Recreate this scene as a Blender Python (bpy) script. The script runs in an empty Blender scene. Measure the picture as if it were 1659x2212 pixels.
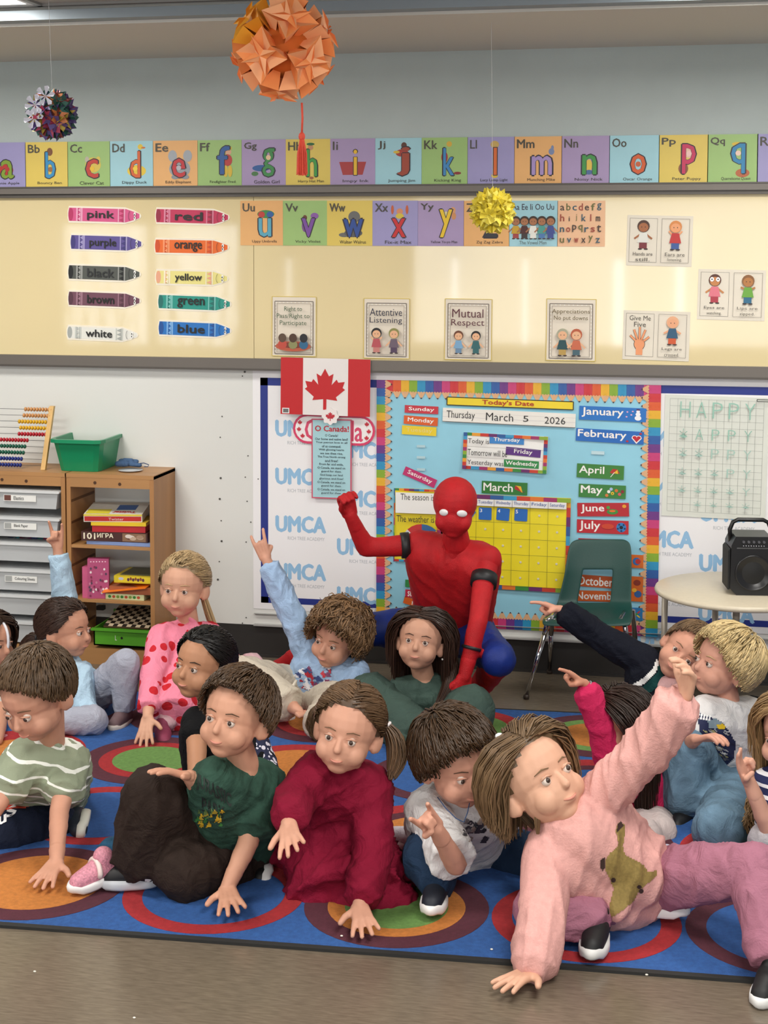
import bpy, math, random
import numpy as np
from mathutils import Vector, Matrix, noise
random.seed(7); np.random.seed(7)
SC = bpy.context.scene; COL = SC.collection
V3 = lambda *a: np.array(a, float)
# ---------------------------------------------------------------- camera (a 52 mm-like lens, 1659x2212 frame, upright-corrected)
FOC, PXC, PYC = 3330., 829.5, 772.
_p, _r, _y = [math.radians(v) for v in (3.896, .12, 11.524)]
_R0 = V3(math.cos(_y), math.sin(_y), 0); FW = V3(-math.sin(_y)*math.cos(_p), math.cos(_y)*math.cos(_p), -math.sin(_p))
_U0 = np.cross(_R0, FW)
RT = math.cos(_r)*_R0 + math.sin(_r)*_U0; UP = -math.sin(_r)*_R0 + math.cos(_r)*_U0
CAM = V3(1.4032, -6.8972, 1.9)
cd = bpy.data.cameras.new('camera'); cam = bpy.data.objects.new('camera', cd); COL.objects.link(cam)
cam.matrix_world = Matrix(((RT[0], UP[0], -FW[0], CAM[0]), (RT[1], UP[1], -FW[1], CAM[1]), (RT[2], UP[2], -FW[2], CAM[2]), (0, 0, 0, 1)))
cd.sensor_width = 36; cd.lens = FOC/2212*36; cd.shift_y = -(1106-PYC)/2212; cd.clip_start = .05
SC.camera = cam
# ---------------------------------------------------------------- light
wd = bpy.data.worlds.new('world'); SC.world = wd; wd.use_nodes = True
wd.node_tree.nodes['Background'].inputs[0].default_value = (.90, .94, 1, 1)
wd.node_tree.nodes['Background'].inputs[1].default_value = .27
def area(name, loc, sx, sy, power, col, rot=(0, 0, 0)):
    l = bpy.data.lights.new(name, 'AREA'); l.shape = 'RECTANGLE'; l.size = sx; l.size_y = sy; l.energy = power; l.color = col
    o = bpy.data.objects.new(name, l); o.location = loc; o.rotation_euler = rot; COL.objects.link(o); return o
for i, (x, y) in enumerate([(-1.76, -1.45), (1.90, -1.45), (-1.76, -3.89), (1.90, -3.89), (-1.76, -6.33), (1.90, -6.33)]):
    area('ceiling_lamp_light', (x, y, 2.855), 1.12, .50, 27 if y > -2 else 52, (1, .97, .92))
area('window_daylight', (1.2, -9.2, 1.7), 5.5, 1.5, 110, (.93, .96, 1), (math.radians(90), 0, 0))
vs = SC.view_settings; vs.view_transform = 'Standard'; vs.look = 'None'; vs.exposure = 0.02; vs.gamma = 1; vs.use_curve_mapping = False
# ---------------------------------------------------------------- helpers
def ray(px, py): return RT*(px-PXC)/FOC - UP*(py-PYC)/FOC + FW
def D(px, py, Y):
    d = ray(px, py); return CAM + d*((-Y-CAM[1])/d[1])
def W(px, py): return D(px, py, 0)
def G(px, py, z=0):
    d = ray(px, py); return CAM + d*((z-CAM[2])/d[2])
def lin(c):
    if isinstance(c, str): c = tuple(int(c[i:i+2], 16)/255 for i in (0, 2, 4))
    return tuple((v/12.92 if v <= .04045 else ((v+.055)/1.055)**2.4) for v in c) + (1,)
MATS = {}
def M(c, rough=.6, metal=0, bump=0, bscale=60, var=0, vscale=8, spec=.5, alpha=1, trans=0, emit=0, coat=0, name=None, stretch=None, detail=3):
    key = (c, rough, metal, bump, bscale, var, vscale, spec, alpha, trans, emit, coat, name, stretch)
    if key in MATS: return MATS[key]
    m = bpy.data.materials.new(name or 'mat_'+str(c)); m.use_nodes = True; nt = m.node_tree; b = nt.nodes['Principled BSDF']
    I = b.inputs; I['Base Color'].default_value = lin(c); I['Roughness'].default_value = rough; I['Metallic'].default_value = metal
    I['Specular IOR Level'].default_value = spec; I['Alpha'].default_value = alpha; I['Transmission Weight'].default_value = trans
    I['Coat Weight'].default_value = coat
    if emit: I['Emission Color'].default_value = lin(c); I['Emission Strength'].default_value = emit
    if bump or var:
        tc = nt.nodes.new('ShaderNodeTexCoord'); mp = nt.nodes.new('ShaderNodeMapping'); nt.links.new(tc.outputs['Object'], mp.inputs[0])
        if stretch: mp.inputs['Scale'].default_value = stretch
    if var:
        n = nt.nodes.new('ShaderNodeTexNoise'); n.inputs['Scale'].default_value = vscale; n.inputs['Detail'].default_value = detail; nt.links.new(mp.outputs[0], n.inputs[0])
        r = nt.nodes.new('ShaderNodeMapRange'); r.inputs[1].default_value = .3; r.inputs[2].default_value = .7; r.inputs[3].default_value = 1-var; r.inputs[4].default_value = 1+var
        mx = nt.nodes.new('ShaderNodeVectorMath'); mx.operation = 'SCALE'; mx.inputs[0].default_value = lin(c)[:3]
        nt.links.new(n.outputs[0], r.inputs[0]); nt.links.new(r.outputs[0], mx.inputs['Scale']); nt.links.new(mx.outputs[0], I['Base Color'])
    if bump:
        n2 = nt.nodes.new('ShaderNodeTexNoise'); n2.inputs['Scale'].default_value = bscale; n2.inputs['Detail'].default_value = 3; nt.links.new(mp.outputs[0], n2.inputs[0])
        bp = nt.nodes.new('ShaderNodeBump'); bp.inputs['Strength'].default_value = bump; bp.inputs['Distance'].default_value = .004
        nt.links.new(n2.outputs[0], bp.inputs['Height']); nt.links.new(bp.outputs[0], I['Normal'])
    MATS[key] = m; return m
class MB:
    def __init__(s): s.v = []; s.f = []; s.mi = []; s.m = []
    def add(s, vs, fs, mat):
        if mat not in s.m: s.m.append(mat)
        k = s.m.index(mat); n = len(s.v); s.v += [tuple(map(float, v)) for v in vs]; s.f += [tuple(i+n for i in f) for f in fs]; s.mi += [k]*len(fs); return s
    def box(s, a, b, mat, bev=0):
        x0, y0, z0 = [min(p, q) for p, q in zip(a, b)]; x1, y1, z1 = [max(p, q) for p, q in zip(a, b)]
        if bev:
            return s.prism([(x0+bev, z0), (x1-bev, z0), (x1, z0+bev), (x1, z1-bev), (x1-bev, z1), (x0+bev, z1), (x0, z1-bev), (x0, z0+bev)], y0, y1, mat)
        return s.add([(x0, y0, z0), (x1, y0, z0), (x1, y1, z0), (x0, y1, z0), (x0, y0, z1), (x1, y0, z1), (x1, y1, z1), (x0, y1, z1)],
              [(0, 3, 2, 1), (4, 5, 6, 7), (0, 1, 5, 4), (1, 2, 6, 5), (2, 3, 7, 6), (3, 0, 4, 7)], mat)
    def hexa(s, p8, mat): return s.add(p8, [(0, 3, 2, 1), (4, 5, 6, 7), (0, 1, 5, 4), (1, 2, 6, 5), (2, 3, 7, 6), (3, 0, 4, 7)], mat)
    def prism(s, pts, y0, y1, mat):      # pts are (x,z) outline; y0 front (towards the room), y1 back
        n = len(pts)
        return s.add([(p[0], y0, p[1]) for p in pts]+[(p[0], y1, p[1]) for p in pts],
              [tuple(range(n)), tuple(range(2*n-1, n-1, -1))]+[(i, i+n, (i+1) % n+n, (i+1) % n) for i in range(n)], mat)
    def face(s, pts, y, mat): return s.add([(p[0], y, p[1]) for p in pts], [tuple(range(len(pts)))], mat)
    def tube(s, pts, r, mat, n=8, closed=False):
        pts = [np.array(p, float) for p in pts]; rs = r if isinstance(r, (list, tuple)) else [r]*len(pts); vs = []; fs = []
        u = None
        for i, p in enumerate(pts):
            t = pts[min(i+1, len(pts)-1)]-pts[max(i-1, 0)]; t = t/(np.linalg.norm(t)+1e-12)
            if u is None: u = np.cross(t, (0, 0, 1) if abs(t[2]) < .9 else (1, 0, 0))
            u = u - t*(u@t); u /= np.linalg.norm(u)+1e-12; w = np.cross(t, u)
            vs += [p+rs[i]*(math.cos(a)*u+math.sin(a)*w) for a in np.arange(n)*2*math.pi/n]
        for i in range(len(pts)-1):
            for k in range(n): fs.append((i*n+k, i*n+(k+1) % n, (i+1)*n+(k+1) % n, (i+1)*n+k))
        fs += [tuple(range(n-1, -1, -1)), tuple((len(pts)-1)*n+k for k in range(n))]
        return s.add(vs, fs, mat)
    def lathe(s, prof, c, mat, n=24, axis=2):
        vs = []; fs = []
        for r, h in prof:
            for k in range(n):
                a = 2*math.pi*k/n; q = [r*math.cos(a), r*math.sin(a)]
                q = {2: (q[0], q[1], h), 1: (q[0], h, q[1]), 0: (h, q[0], q[1])}[axis]; vs.append((q[0]+c[0], q[1]+c[1], q[2]+c[2]))
        for i in range(len(prof)-1):
            for k in range(n): fs.append((i*n+k, i*n+(k+1) % n, (i+1)*n+(k+1) % n, (i+1)*n+k))
        fs += [tuple(range(n)), tuple((len(prof)-1)*n+k for k in range(n))]
        return s.add(vs, fs, mat)
    def ball(s, c, r, mat, n=10):
        r = r if hasattr(r, '__len__') else (r, r, r); vs = [(c[0], c[1], c[2]-r[2])]; h = n//2+1
        for i in range(1, h):
            t = math.pi*i/h
            for k in range(n): vs.append((c[0]+r[0]*math.sin(t)*math.cos(2*math.pi*k/n), c[1]+r[1]*math.sin(t)*math.sin(2*math.pi*k/n), c[2]-r[2]*math.cos(t)))
        vs.append((c[0], c[1], c[2]+r[2])); fs = []
        for k in range(n): fs.append((0, 1+(k+1) % n, 1+k))
        for i in range(h-2):
            for k in range(n): a = 1+i*n; fs.append((a+k, a+(k+1) % n, a+n+(k+1) % n, a+n+k))
        a = 1+(h-2)*n; e = len(vs)-1
        for k in range(n): fs.append((a+k, a+(k+1) % n, e))
        return s.add(vs, fs, mat)
    def build(s, name, parent=None, smooth=False, fix=True):
        me = bpy.data.meshes.new(name); me.from_pydata(s.v, [], s.f)
        for m in s.m: me.materials.append(m)
        me.polygons.foreach_set('material_index', s.mi)
        if smooth: me.polygons.foreach_set('use_smooth', [True]*len(s.f))
        me.update()
        if fix and smooth:
            import bmesh
            bm = bmesh.new(); bm.from_mesh(me); bmesh.ops.recalc_face_normals(bm, faces=bm.faces); bm.to_mesh(me); bm.free()
        o = bpy.data.objects.new(name, me); COL.objects.link(o)
        if parent: o.parent = parent
        return o
def tag(o, label=None, cat=None, group=None, kind=None):
    if label: o['label'] = label
    if cat: o['category'] = cat
    if group: o['group'] = group
    if kind: o['kind'] = kind
    return o
def empty(name, loc, label, cat, group=None, rz=0):
    o = bpy.data.objects.new(name, None); COL.objects.link(o); o.location = [float(v) for v in loc]; o.rotation_euler.z = rz; o.empty_display_size = .05
    return tag(o, label, cat, group)
def copy_tree(o, parent=None):
    c = o.copy(); COL.objects.link(c)
    if parent: c.parent = parent
    for ch in o.children: copy_tree(ch, c)
    return c
_TX = {}
def text2d(s, bold=0, shear=0):
    k = (s, bold, shear)
    if k in _TX: return _TX[k]
    cu = bpy.data.curves.new('t', 'FONT'); cu.body = s; cu.offset = bold; cu.resolution_u = 2; cu.shear = shear; cu.fill_mode = 'FRONT'
    ob = bpy.data.objects.new('t', cu); me = ob.to_mesh()
    v = np.array([(q.co[0], q.co[1]) for q in me.vertices]) if len(me.vertices) else np.zeros((1, 2)); f = [tuple(p.vertices) for p in me.polygons]
    ob.to_mesh_clear(); bpy.data.objects.remove(ob); bpy.data.curves.remove(cu)
    mn, mxx = v.min(0), v.max(0); _TX[k] = ((v-mn)/np.maximum(mxx-mn, 1e-6), f, mxx-mn); return _TX[k]
def put_text(mb, s, x0, z1, x1, z0, y, mat, bold=.015, shear=0):    # fills the box x0..x1, z0 (bottom)..z1 (top) of the plane at y
    v, f, _ = text2d(s, 0 if bold > 0 else bold, shear); nl = max(1, len(s)); wl = abs(x1-x0)/nl; dd = [(0, 0)] if bold <= .012 else [(-1, 0), (1, 0), (0, .8), (0, -.8)]; k = wl*bold*1.6
    for i, (dx, dz) in enumerate(dd): mb.add([(x0+(x1-x0)*p[0]+dx*k, y-.00003*i, z0+(z1-z0)*p[1]+dz*k) for p in v], f, mat)
def ell(cx, cz, rx, rz, n=20, a0=0, a1=360): return [(cx+rx*math.cos(math.radians(a0+(a1-a0)*i/n)), cz+rz*math.sin(math.radians(a0+(a1-a0)*i/n))) for i in range(n+(0 if a1-a0 == 360 else 1))]
# a flat card on the wall: local x right, z up, from the lower left corner; y negative is towards the room
class Card:
    def __init__(s, name, label, cat, x0, y0, x1, y1, col, rot=0, off=.0, th=.002, group=None, outline=None, mat=None):
        a = W(x0, y0); b = W(x1, y1); s.w = b[0]-a[0]; s.h = a[2]-b[2]; c = (a+b)/2
        mb = MB(); m = mat or M(col, .45, var=.03); w, h = s.w/2, s.h/2
        mb.prism(outline(w, h) if outline else [(-w, -h), (w, -h), (w, h), (-w, h)], -th, 0, m)
        s.o = mb.build(name); s.o.location = (c[0], -off-.0005, c[2]); s.o.rotation_euler.y = math.radians(rot); tag(s.o, label, cat, group); s.th = th; s.mb = MB(); s.lv = 1
    def xy(s, u, v): return (u-.5)*s.w, (.5-v)*s.h
    def y(s): s.lv += 1; return -s.th-.0003*s.lv
    def rect(s, u0, v0, u1, v1, col, rough=.5):
        a = s.xy(u0, v0); b = s.xy(u1, v1); s.mb.face([(a[0], b[1]), (b[0], b[1]), (b[0], a[1]), (a[0], a[1])], s.y(), M(col, rough)); return s
    def poly(s, pts, col): s.mb.face([s.xy(*p) for p in pts], s.y(), M(col, .5)); return s
    def oval(s, u, v, ru, rv, col, a0=0, a1=360):
        x, z = s.xy(u, v); s.mb.face(ell(x, z, ru*s.w, rv*s.h, 16, a0, a1), s.y(), M(col, .5)); return s
    def text(s, t, u0, v0, u1, v1, col, bold=.015, shear=0):
        a = s.xy(u0, v0); b = s.xy(u1, v1); put_text(s.mb, t, a[0], a[1], b[0], b[1], s.y(), M(col, .5), bold, shear); return s
    def line(s, u0, v0, u1, v1, wd, col):
        a = np.array(s.xy(u0, v0)); b = np.array(s.xy(u1, v1)); d = (b-a)/np.linalg.norm(b-a); n = np.array([-d[1], d[0]])*wd/2
        s.mb.face([a-n, b-n, b+n, a+n], s.y(), M(col, .5)); return s
    def frame(s, u0, v0, u1, v1, wd, col):
        for q in ((u0, v0, u1, v0), (u1, v0, u1, v1), (u1, v1, u0, v1), (u0, v1, u0, v0)): s.line(*q, wd, col)
        return s
    def kid(s, u, v, h, hair, top, bottom, skin='e8b48c', arms=0):   # a small printed child: u,v feet centre, h height in card units
        k = h*s.h/s.w
        s.oval(u-.10*k, v-.02*h, .07*k, .03*h, '3a2a28').oval(u+.10*k, v-.02*h, .07*k, .03*h, '3a2a28')
        s.rect(u-.13*k, v-.28*h, u+.13*k, v-.04*h, bottom)
        for q in (-1, 1): s.line(u+q*.1*k, v-.52*h, u+q*(.32-.1*arms)*k, v-(.3+.35*arms)*h, .06*h*s.h, skin)
        s.poly([(u-.12*k, v-.58*h), (u+.12*k, v-.58*h), (u+.2*k, v-.24*h), (u-.2*k, v-.24*h)], top)
        s.oval(u, v-.80*h, .21*k, .21*h, hair).oval(u, v-.76*h, .165*k, .155*h, skin)
        s.oval(u-.06*k, v-.77*h, .015*k, .02*h, '302020').oval(u+.06*k, v-.77*h, .015*k, .02*h, '302020'); return s
    def done(s, name='printing'):
        if s.mb.v: s.mb.build(name, s.o)
        return s.o
# ================================================================ room shell
def struct(mb, name, **k): return tag(mb.build(name, **k), kind='structure')
m_wall = M('b8c3c2', .75, var=.02, bump=.15, bscale=150, name='painted wall')
mb = MB(); mb.box((-4.6, 0, 0), (4.4, .1, 2.80), m_wall); struct(mb, 'wall_back')
# vinyl floor with fine directional flecks
mf = M('6b6052', .22, var=.20, vscale=22, stretch=(1, 6, 1), detail=8, bump=.02, bscale=30, name='vinyl floor')
mb = MB(); mb.box((-4.6, -9.7, -.1), (4.4, 0, 0), mf); struct(mb, 'floor')
# painted bulkhead next to the wall, ceiling trim, tiled ceiling
mb = MB(); mb.box((-4.6, -1.06, 2.80), (4.4, .1, 3.0), M('dbd8d0', .85, name='bulkhead paint')); struct(mb, 'ceiling')
mb = MB(); mb.box((-4.6, -1.14, 2.812), (4.4, -1.062, 2.85), M('8f9ba4', .5)); struct(mb, 'trim_1')
cg = tag(bpy.data.objects.new('ceiling', None), kind='structure'); COL.objects.link(cg)
tile = M('b4b1aa', .9, var=.05, vscale=90, bump=.3, bscale=120, name='ceiling tile'); grid = M('8f8f8d', .5)
tm = None
for j in range(13):
    for i in range(7):
        x0 = -4.81+i*1.22; y1 = -1.15-j*.61
        if y1 < -9.0: continue
        if (i in (2, 5) and j in (0, 4, 8)): continue
        if tm is None:
            b = MB(); b.box((.012, -.598, 0), (1.208, -.012, .014), tile); o = b.build('ceiling_tile', cg); tm = o.data
        else: o = bpy.data.objects.new('ceiling_tile', tm); COL.objects.link(o); o.parent = cg
        o.location = (x0, y1, 2.872)
b = MB()
for i in range(8): b.box((-4.81+i*1.22-.012, -9.0, 2.862), (-4.81+i*1.22+.012, -1.14, 2.872), grid)
for j in range(14): b.box((-4.3, -1.15-j*.61-.012, 2.862), (4.3, -1.15-j*.61+.012, 2.8725), grid)
b.build('ceiling_grid', cg)
b = MB(); b.box((-4.6, -9.7, 2.89), (4.4, -1.06, 3.0), grid); b.build('ceiling_slab', cg)
# recessed ceiling lights (the left one shows in the corner of the frame)
lp = M('fffaf0', .4, emit=7, name='light diffuser')
first = None
for i in (2, 5):
    for j in (0, 4, 8):
        x0 = -4.81+i*1.22; y1 = -1.15-j*.61
        t = empty('ceiling_light', (x0, y1, 2.866), 'recessed fluorescent ceiling light with a white frame, in the upper left corner' if (i, j) == (2, 0) else 'recessed fluorescent ceiling light outside the view', 'light', 'recessed ceiling lights')
        b = MB(); b.box((.012, -.598, 0), (1.208, -.57, .02), M('f2f2f0', .4)); b.box((.012, -.04, 0), (1.208, -.012, .02), M('f2f2f0', .4)); b.box((.012, -.57, 0), (.04, -.04, .02), M('f2f2f0', .4)); b.box((1.18, -.57, 0), (1.208, -.04, .02), M('f2f2f0', .4)); b.build('frame', t)
        b = MB(); b.box((.04, -.57, .008), (1.18, -.04, .016), lp); b.build('diffuser', t)
# opposite wall with the daylight windows that the glossy board reflects
mb = MB(); mw = M('d8cfb8', .9)
mb.box((-6.2, -9.8, 0), (4.4, -9.6, .80), mw); mb.box((-6.2, -9.8, 2.25), (4.4, -9.6, 3.0), mw)
for a, c in ((-6.2, -5.7), (1.45, 4.4)): mb.box((a, -9.8, .8), (c, -9.6, 2.25), mw)
struct(mb, 'wall_front')
sky = M('eaf2ff', .9, emit=5.5, name='daylight glass'); blind = M('f3e4bd', .9, emit=.9, name='backlit blind')
wn = 0
for a, c in ((-5.7, -4.68), (-4.6, -3.62)):
    wn += 1; b = MB(); b.box((a, -9.72, .85), (c, -9.70, 2.2), sky); w_ = struct(b, 'window_%d' % wn)
    b = MB(); b.box((a-.04, -9.66, .8), (a, -9.6, 2.25), M('d9cfae', .6)); b.box((c, -9.66, .8), (c+.04, -9.6, 2.25), M('d9cfae', .6)); b.build('window_frame', w_)
    b = MB()
    for k in range(26):     # bare branches outside the glass
        x = random.uniform(a, c); z = .8; pts = [(x, -9.69, z)]
        for q in range(5): x += random.uniform(-.12, .12); z += .3; pts.append((x, -9.69, z))
        b.tube(pts, [.018*(1-.16*i)*random.uniform(.3, 1) for i in range(6)], M('9a8a6a', .9), 4)
    tag(b.build('bare_tree', w_), kind='stuff')
for x0, x1 in ((-3.5, -3.08), (-3.02, -1.22), (-1.16, -.45), (-.40, .52), (.62, 1.17), (1.25, 1.45)):
    wn += 1; b = MB(); b.box((x0, -9.70, .85), (x1, -9.68, 2.2), blind); w_ = struct(b, 'window_%d' % wn)
b = MB()
for x0, x1 in ((-3.08, -3.02), (-1.22, -1.16), (-.45, -.40), (.52, .62), (1.17, 1.25)): b.box((x0, -9.70, .9), (x1, -9.69, 1.83), sky)
struct(b, 'window_20')
# skirting (dark), rails, ledge
dk = M('2f2d2c', .35, name='dark skirting')
b = MB(); b.box((-4.6, -.012, 0), (4.4, 0, .148), dk); b.box((-4.6, -.02, 0), (4.4, -.01, .012), dk); struct(b, 'baseboard_back')
rail = M('6e6862', .45, .2, name='anodised rail'); rail2 = M('55504b', .45, .2)
b = MB(); b.box((-4.6, -.05, 2.172), (4.4, 0, 2.200), rail); b.box((-4.6, -.035, 2.155), (4.4, 0, 2.172), rail2); b.box((-4.6, -.055, 2.200), (4.4, 0, 2.206), rail2); struct(b, 'trim_2')
b = MB(); b.box((-4.6, -.045, 1.362), (4.4, 0, 1.408), rail); b.box((-4.6, -.05, 1.353), (4.4, 0, 1.362), rail2); struct(b, 'trim_3')
# upper glossy cream board in panels and the lower white panelling
cream = M('e3d2a4', .05, coat=.15, spec=.6, var=.015, vscale=2, name='glossy cream board')
xs = [-4.6, -.617, 2.0, 4.4]
bd = None
for i in range(3):
    b = MB(); b.box((xs[i]+.0012, -.012, 1.408), (xs[i+1]-.0012, 0, 2.155), cream)
    o = b.build('cream_board', bd); bd = bd or tag(o, 'glossy cream upper writing board between two grey rails', 'board')
lowm = M('dfe0dc', .3, coat=.2, name='white panelling')
b = MB(); b.box((-4.6, -.008, .15), (4.4, 0, 1.353), lowm); wl = tag(b.build('trim_4'), kind='structure')
b = MB(); scr = M('4a4844', .5)
for q in [(525, 812), (481, 899), (530, 803), (537, 984), (477, 944), (478, 1032), (531, 1030), (559, 1034), (476, 1077), (479, 1124), (535, 1082), (533, 1170), (480, 1168), (543, 1127), (475, 1212), (533, 1333), (525, 1345), (472, 1251)]:
    p = W(*q); r = .003 if q[0] % 2 else .005
    b.lathe([(r, -.0085), (r, -.011), (r*.5, -.0115)], (p[0], 0, p[2]), scr, 8, 1)
tag(b.build('screw_marks', wl), kind='stuff')
b = MB(); b.box((-.62, -.03, .150), (4.4, 0, .158), M('a9a8a6', .4)); b.box((-.62, -.022, .205), (4.4, 0, .2075), M('9a9a98', .4)); b.build('lower_ledge', wl)

# ================================================================ alphabet cards
PAL = dict(p='a894bd', y='e0c65c', g='9cc074', b='a0d0dc', o='e8b06e', v='9c96c6', k='ecbc94')
top = [-35, 58, 149, 240, 333, 429, 524, 619, 715, 812, 912, 1011, 1112, 1214, 1317, 1424, 1529, 1636, 1745]
spec = [('Aa', 'a', 'Annie Apple', 'v', '7f9c2e', 'apple'), ('Bb', 'b', 'Bouncy Ben', 'y', '2f8fc4', ''), ('Cc', 'c', 'Clever Cat', 'g', 'c23a2c', ''), ('Dd', 'd', 'Dippy Duck', 'b', 'd8622a', ''),
        ('Ee', 'e', 'Eddy Elephant', 'o', 'c42c34', ''), ('Ff', 'f', 'Firefighter Fred', 'g', '2a5a9c', ''), ('Gg', 'g', 'Golden Girl', 'p', '3a8a4a', ''), ('Hh', 'h', 'Harry Hat Man', 'y', '3f9c44', ''),
        ('Ii', 'i', 'Impy Ink', 'p', 'e6b82c', 'ink'), ('Jj', 'j', 'Jumping Jim', 'b', 'a0442e', ''), ('Kk', 'k', 'Kicking King', 'g', '3a86c0', ''), ('Ll', 'l', 'Lucy Lamp Light', 'v', 'd86a2c', ''),
        ('Mm', 'm', 'Munching Mike', 'o', 'a890c8', ''), ('Nn', 'n', 'Noisy Nick', 'p', '3f9448', ''), ('Oo', 'o', 'Oscar Orange', 'b', 'd45c2a', 'orange'), ('Pp', 'p', 'Peter Puppy', 'y', 'c8305c', ''),
        ('Qq', 'q', 'Quarrelsome Queen', 'g', '2e86b8', ''), ('Rr', 'r', 'Red Robot', 'v', 'c03030', '')]
CN = dict(p='purple', y='yellow', g='green', b='light blue', o='orange', v='violet', k='peach')
def letter_box(ch):
    if ch == 'l': return (.56, .23, .625, .80)
    if ch in 'bdhk': return (.48, .23, .70, .80)
    if ch == 'f': return (.46, .14, .72, .74)
    if ch in 'gjpqy': return (.48, .20, .74, .80)
    if ch == 'i': return (.52, .24, .60, .78)
    if ch in 'mw': return (.38, .42, .78, .80)
    return (.44, .40, .72, .80)
def alpha_card(x0, y0, x1, y1, sp, row):
    two, ch, cap, bg, fg, ex = sp
    w = CN[bg]
    c = Card('alphabet_card', '%s alphabet card with a large lowercase %s, %s' % (w, ch, row), 'card', x0, y0, x1, y1, PAL[bg], off=.012, group='alphabet cards')
    if ex == 'apple': c.oval(.55, .62, .17, .15, 'b83028')
    if ex == 'ink': c.poly([(.2, .5), (.8, .5), (.72, .78), (.28, .78)], 'a83838')
    FIG = {'b': [(.58, .22, .07, .09, '7a4a28')], 'c': [(.60, .52, .19, .17, 'd8c050'), (.46, .40, .05, .07, 'b8b0a0'), (.73, .40, .05, .07, 'd8c050')], 'd': [(.62, .66, .22, .13, 'e8c83c'), (.71, .13, .06, .06, 'e8c83c'), (.78, .15, .05, .02, 'd87a2c')],
       'e': [(.60, .62, .24, .20, '9aa0a8'), (.44, .34, .10, .13, 'a4aab2'), (.78, .34, .10, .13, 'a4aab2'), (.50, .80, .09, .05, '8a9098'), (.72, .80, .09, .05, '8a9098')],
       'f': [(.70, .26, .07, .07, 'd8a888'), (.70, .18, .08, .05, 'd8b82c'), (.68, .44, .11, .13, 'b83838'), (.64, .68, .05, .13, 'd8b83c'), (.74, .68, .05, .13, 'd8b83c')], 'g': [(.44, .62, .20, .07, '2c5c9c'), (.30, .74, .08, .05, '4a7a4a'), (.68, .28, .06, .07, 'd8b050')],
       'h': [(.56, .18, .06, .06, 'c89068'), (.56, .11, .09, .03, '2a6a3a'), (.58, .84, .05, .03, 'a8643c')], 'j': [(.62, .16, .06, .07, '5a3426'), (.58, .32, .14, .08, 'a83a30'), (.46, .30, .07, .03, 'd8b83c')],
       'k': [(.60, .14, .06, .06, 'd8b040'), (.50, .42, .07, .12, 'b02830'), (.78, .76, .08, .03, '8a2a30')], 'l': [(.58, .16, .09, .08, 'c8a85c'), (.58, .82, .07, .05, 'd8b83c')], 'm': [(.78, .32, .06, .07, '7a8ab0'), (.80, .24, .03, .05, '7a8ab0')],
       'n': [(.57, .62, .07, .13, 'e0c050'), (.57, .76, .08, .05, '4a6a9a')], 'p': [(.50, .70, .10, .12, '8a5434'), (.62, .34, .13, .14, 'e8c0a8')], 'q': [(.70, .80, .14, .09, 'b8643c'), (.58, .20, .10, .04, 'd8b83c')],
       'u': [(.60, .30, .20, .09, '3a8a4a'), (.50, .31, .08, .07, 'c03a30'), (.70, .31, .08, .07, '2c5ca0')], 'v': [(.50, .38, .05, .06, '6a3a28'), (.50, .56, .07, .14, '7a4a90'), (.72, .34, .09, .07, '8a5aa8')],
       'w': [(.60, .36, .13, .13, '6a6a68'), (.38, .76, .12, .05, '6a6a68'), (.58, .72, .2, .09, '5a5a5a')], 'x': [(.60, .24, .07, .07, 'd89068'), (.60, .34, .09, .06, 'd8c040'), (.44, .2, .03, .1, 'c86038'), (.76, .2, .03, .1, 'c86038')], 'y': [(.76, .22, .06, .08, 'd8a070'), (.78, .34, .05, .08, 'd0905c'), (.62, .32, .10, .08, 'd8d0a0')], 'z': [(.5, .5, .2, .14, 'd8d8d0')]}
    for q in FIG.get(ch, []): c.oval(*q)
    a, b_, d, e = letter_box(ch)
    if ch in 'bcdeoagpq': pass
    c.text(ch, a-.012, b_-.012, d+.012, e+.012, '2a2430', .05).text(ch, a, b_, d, e, fg, .02)
    if ch in 'bcdegopqa':
        cx, cy = (a+d)/2, (b_+e)/2 if ch in 'ceoa' else (e-.19 if ch in 'bd' else b_+.19)
        c.oval(cx, cy, .055, .055, {'b': '9a6a3a', 'c': 'e8c030', 'd': 'f0d040', 'e': 'b8b8c0', 'g': 'e8c8a0', 'o': 'c86038', 'p': 'f0c8c0', 'q': 'f0d0c0', 'a': 'b03030'}[ch])
    c.text(two, .06, .06, {'Ii': .17, 'Ll': .20, 'Jj': .22, 'Ff': .28, 'Mm': .42, 'Ww': .40}.get(two, .34), .24, '4a463c', .02)
    c.text(cap, .28, .88, .86, .955, '3a352c', .008)
    c.done(); return c
for i, sp in enumerate(spec):
    y0 = 309-.0112*(top[i]+top[i+1])/2; y1 = 404.5-.0062*(top[i]+top[i+1])/2
    alpha_card(top[i], y0, top[i+1], y1, sp, 'in the upper strip')
sec = [521, 613, 708, 806, 904, 1003, 1101, 1205, 1307]
sp2 = [('Uu', 'u', 'Uppy Umbrella', 'o', '58a8c0', 'umb'), ('Vv', 'v', 'Vicky Violet', 'g', '7a4aa0', ''), ('Ww', 'w', 'Walter Walrus', 'y', '2a4c98', ''), ('Xx', 'x', 'Fix-it Max', 'v', 'c8282c', ''),
       ('Yy', 'y', 'Yellow Yo-yo Man', 'p', 'e8c42c', ''), ('Zz', 'z', 'Zig Zag Zebra', 'o', '303038', '')]
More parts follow.
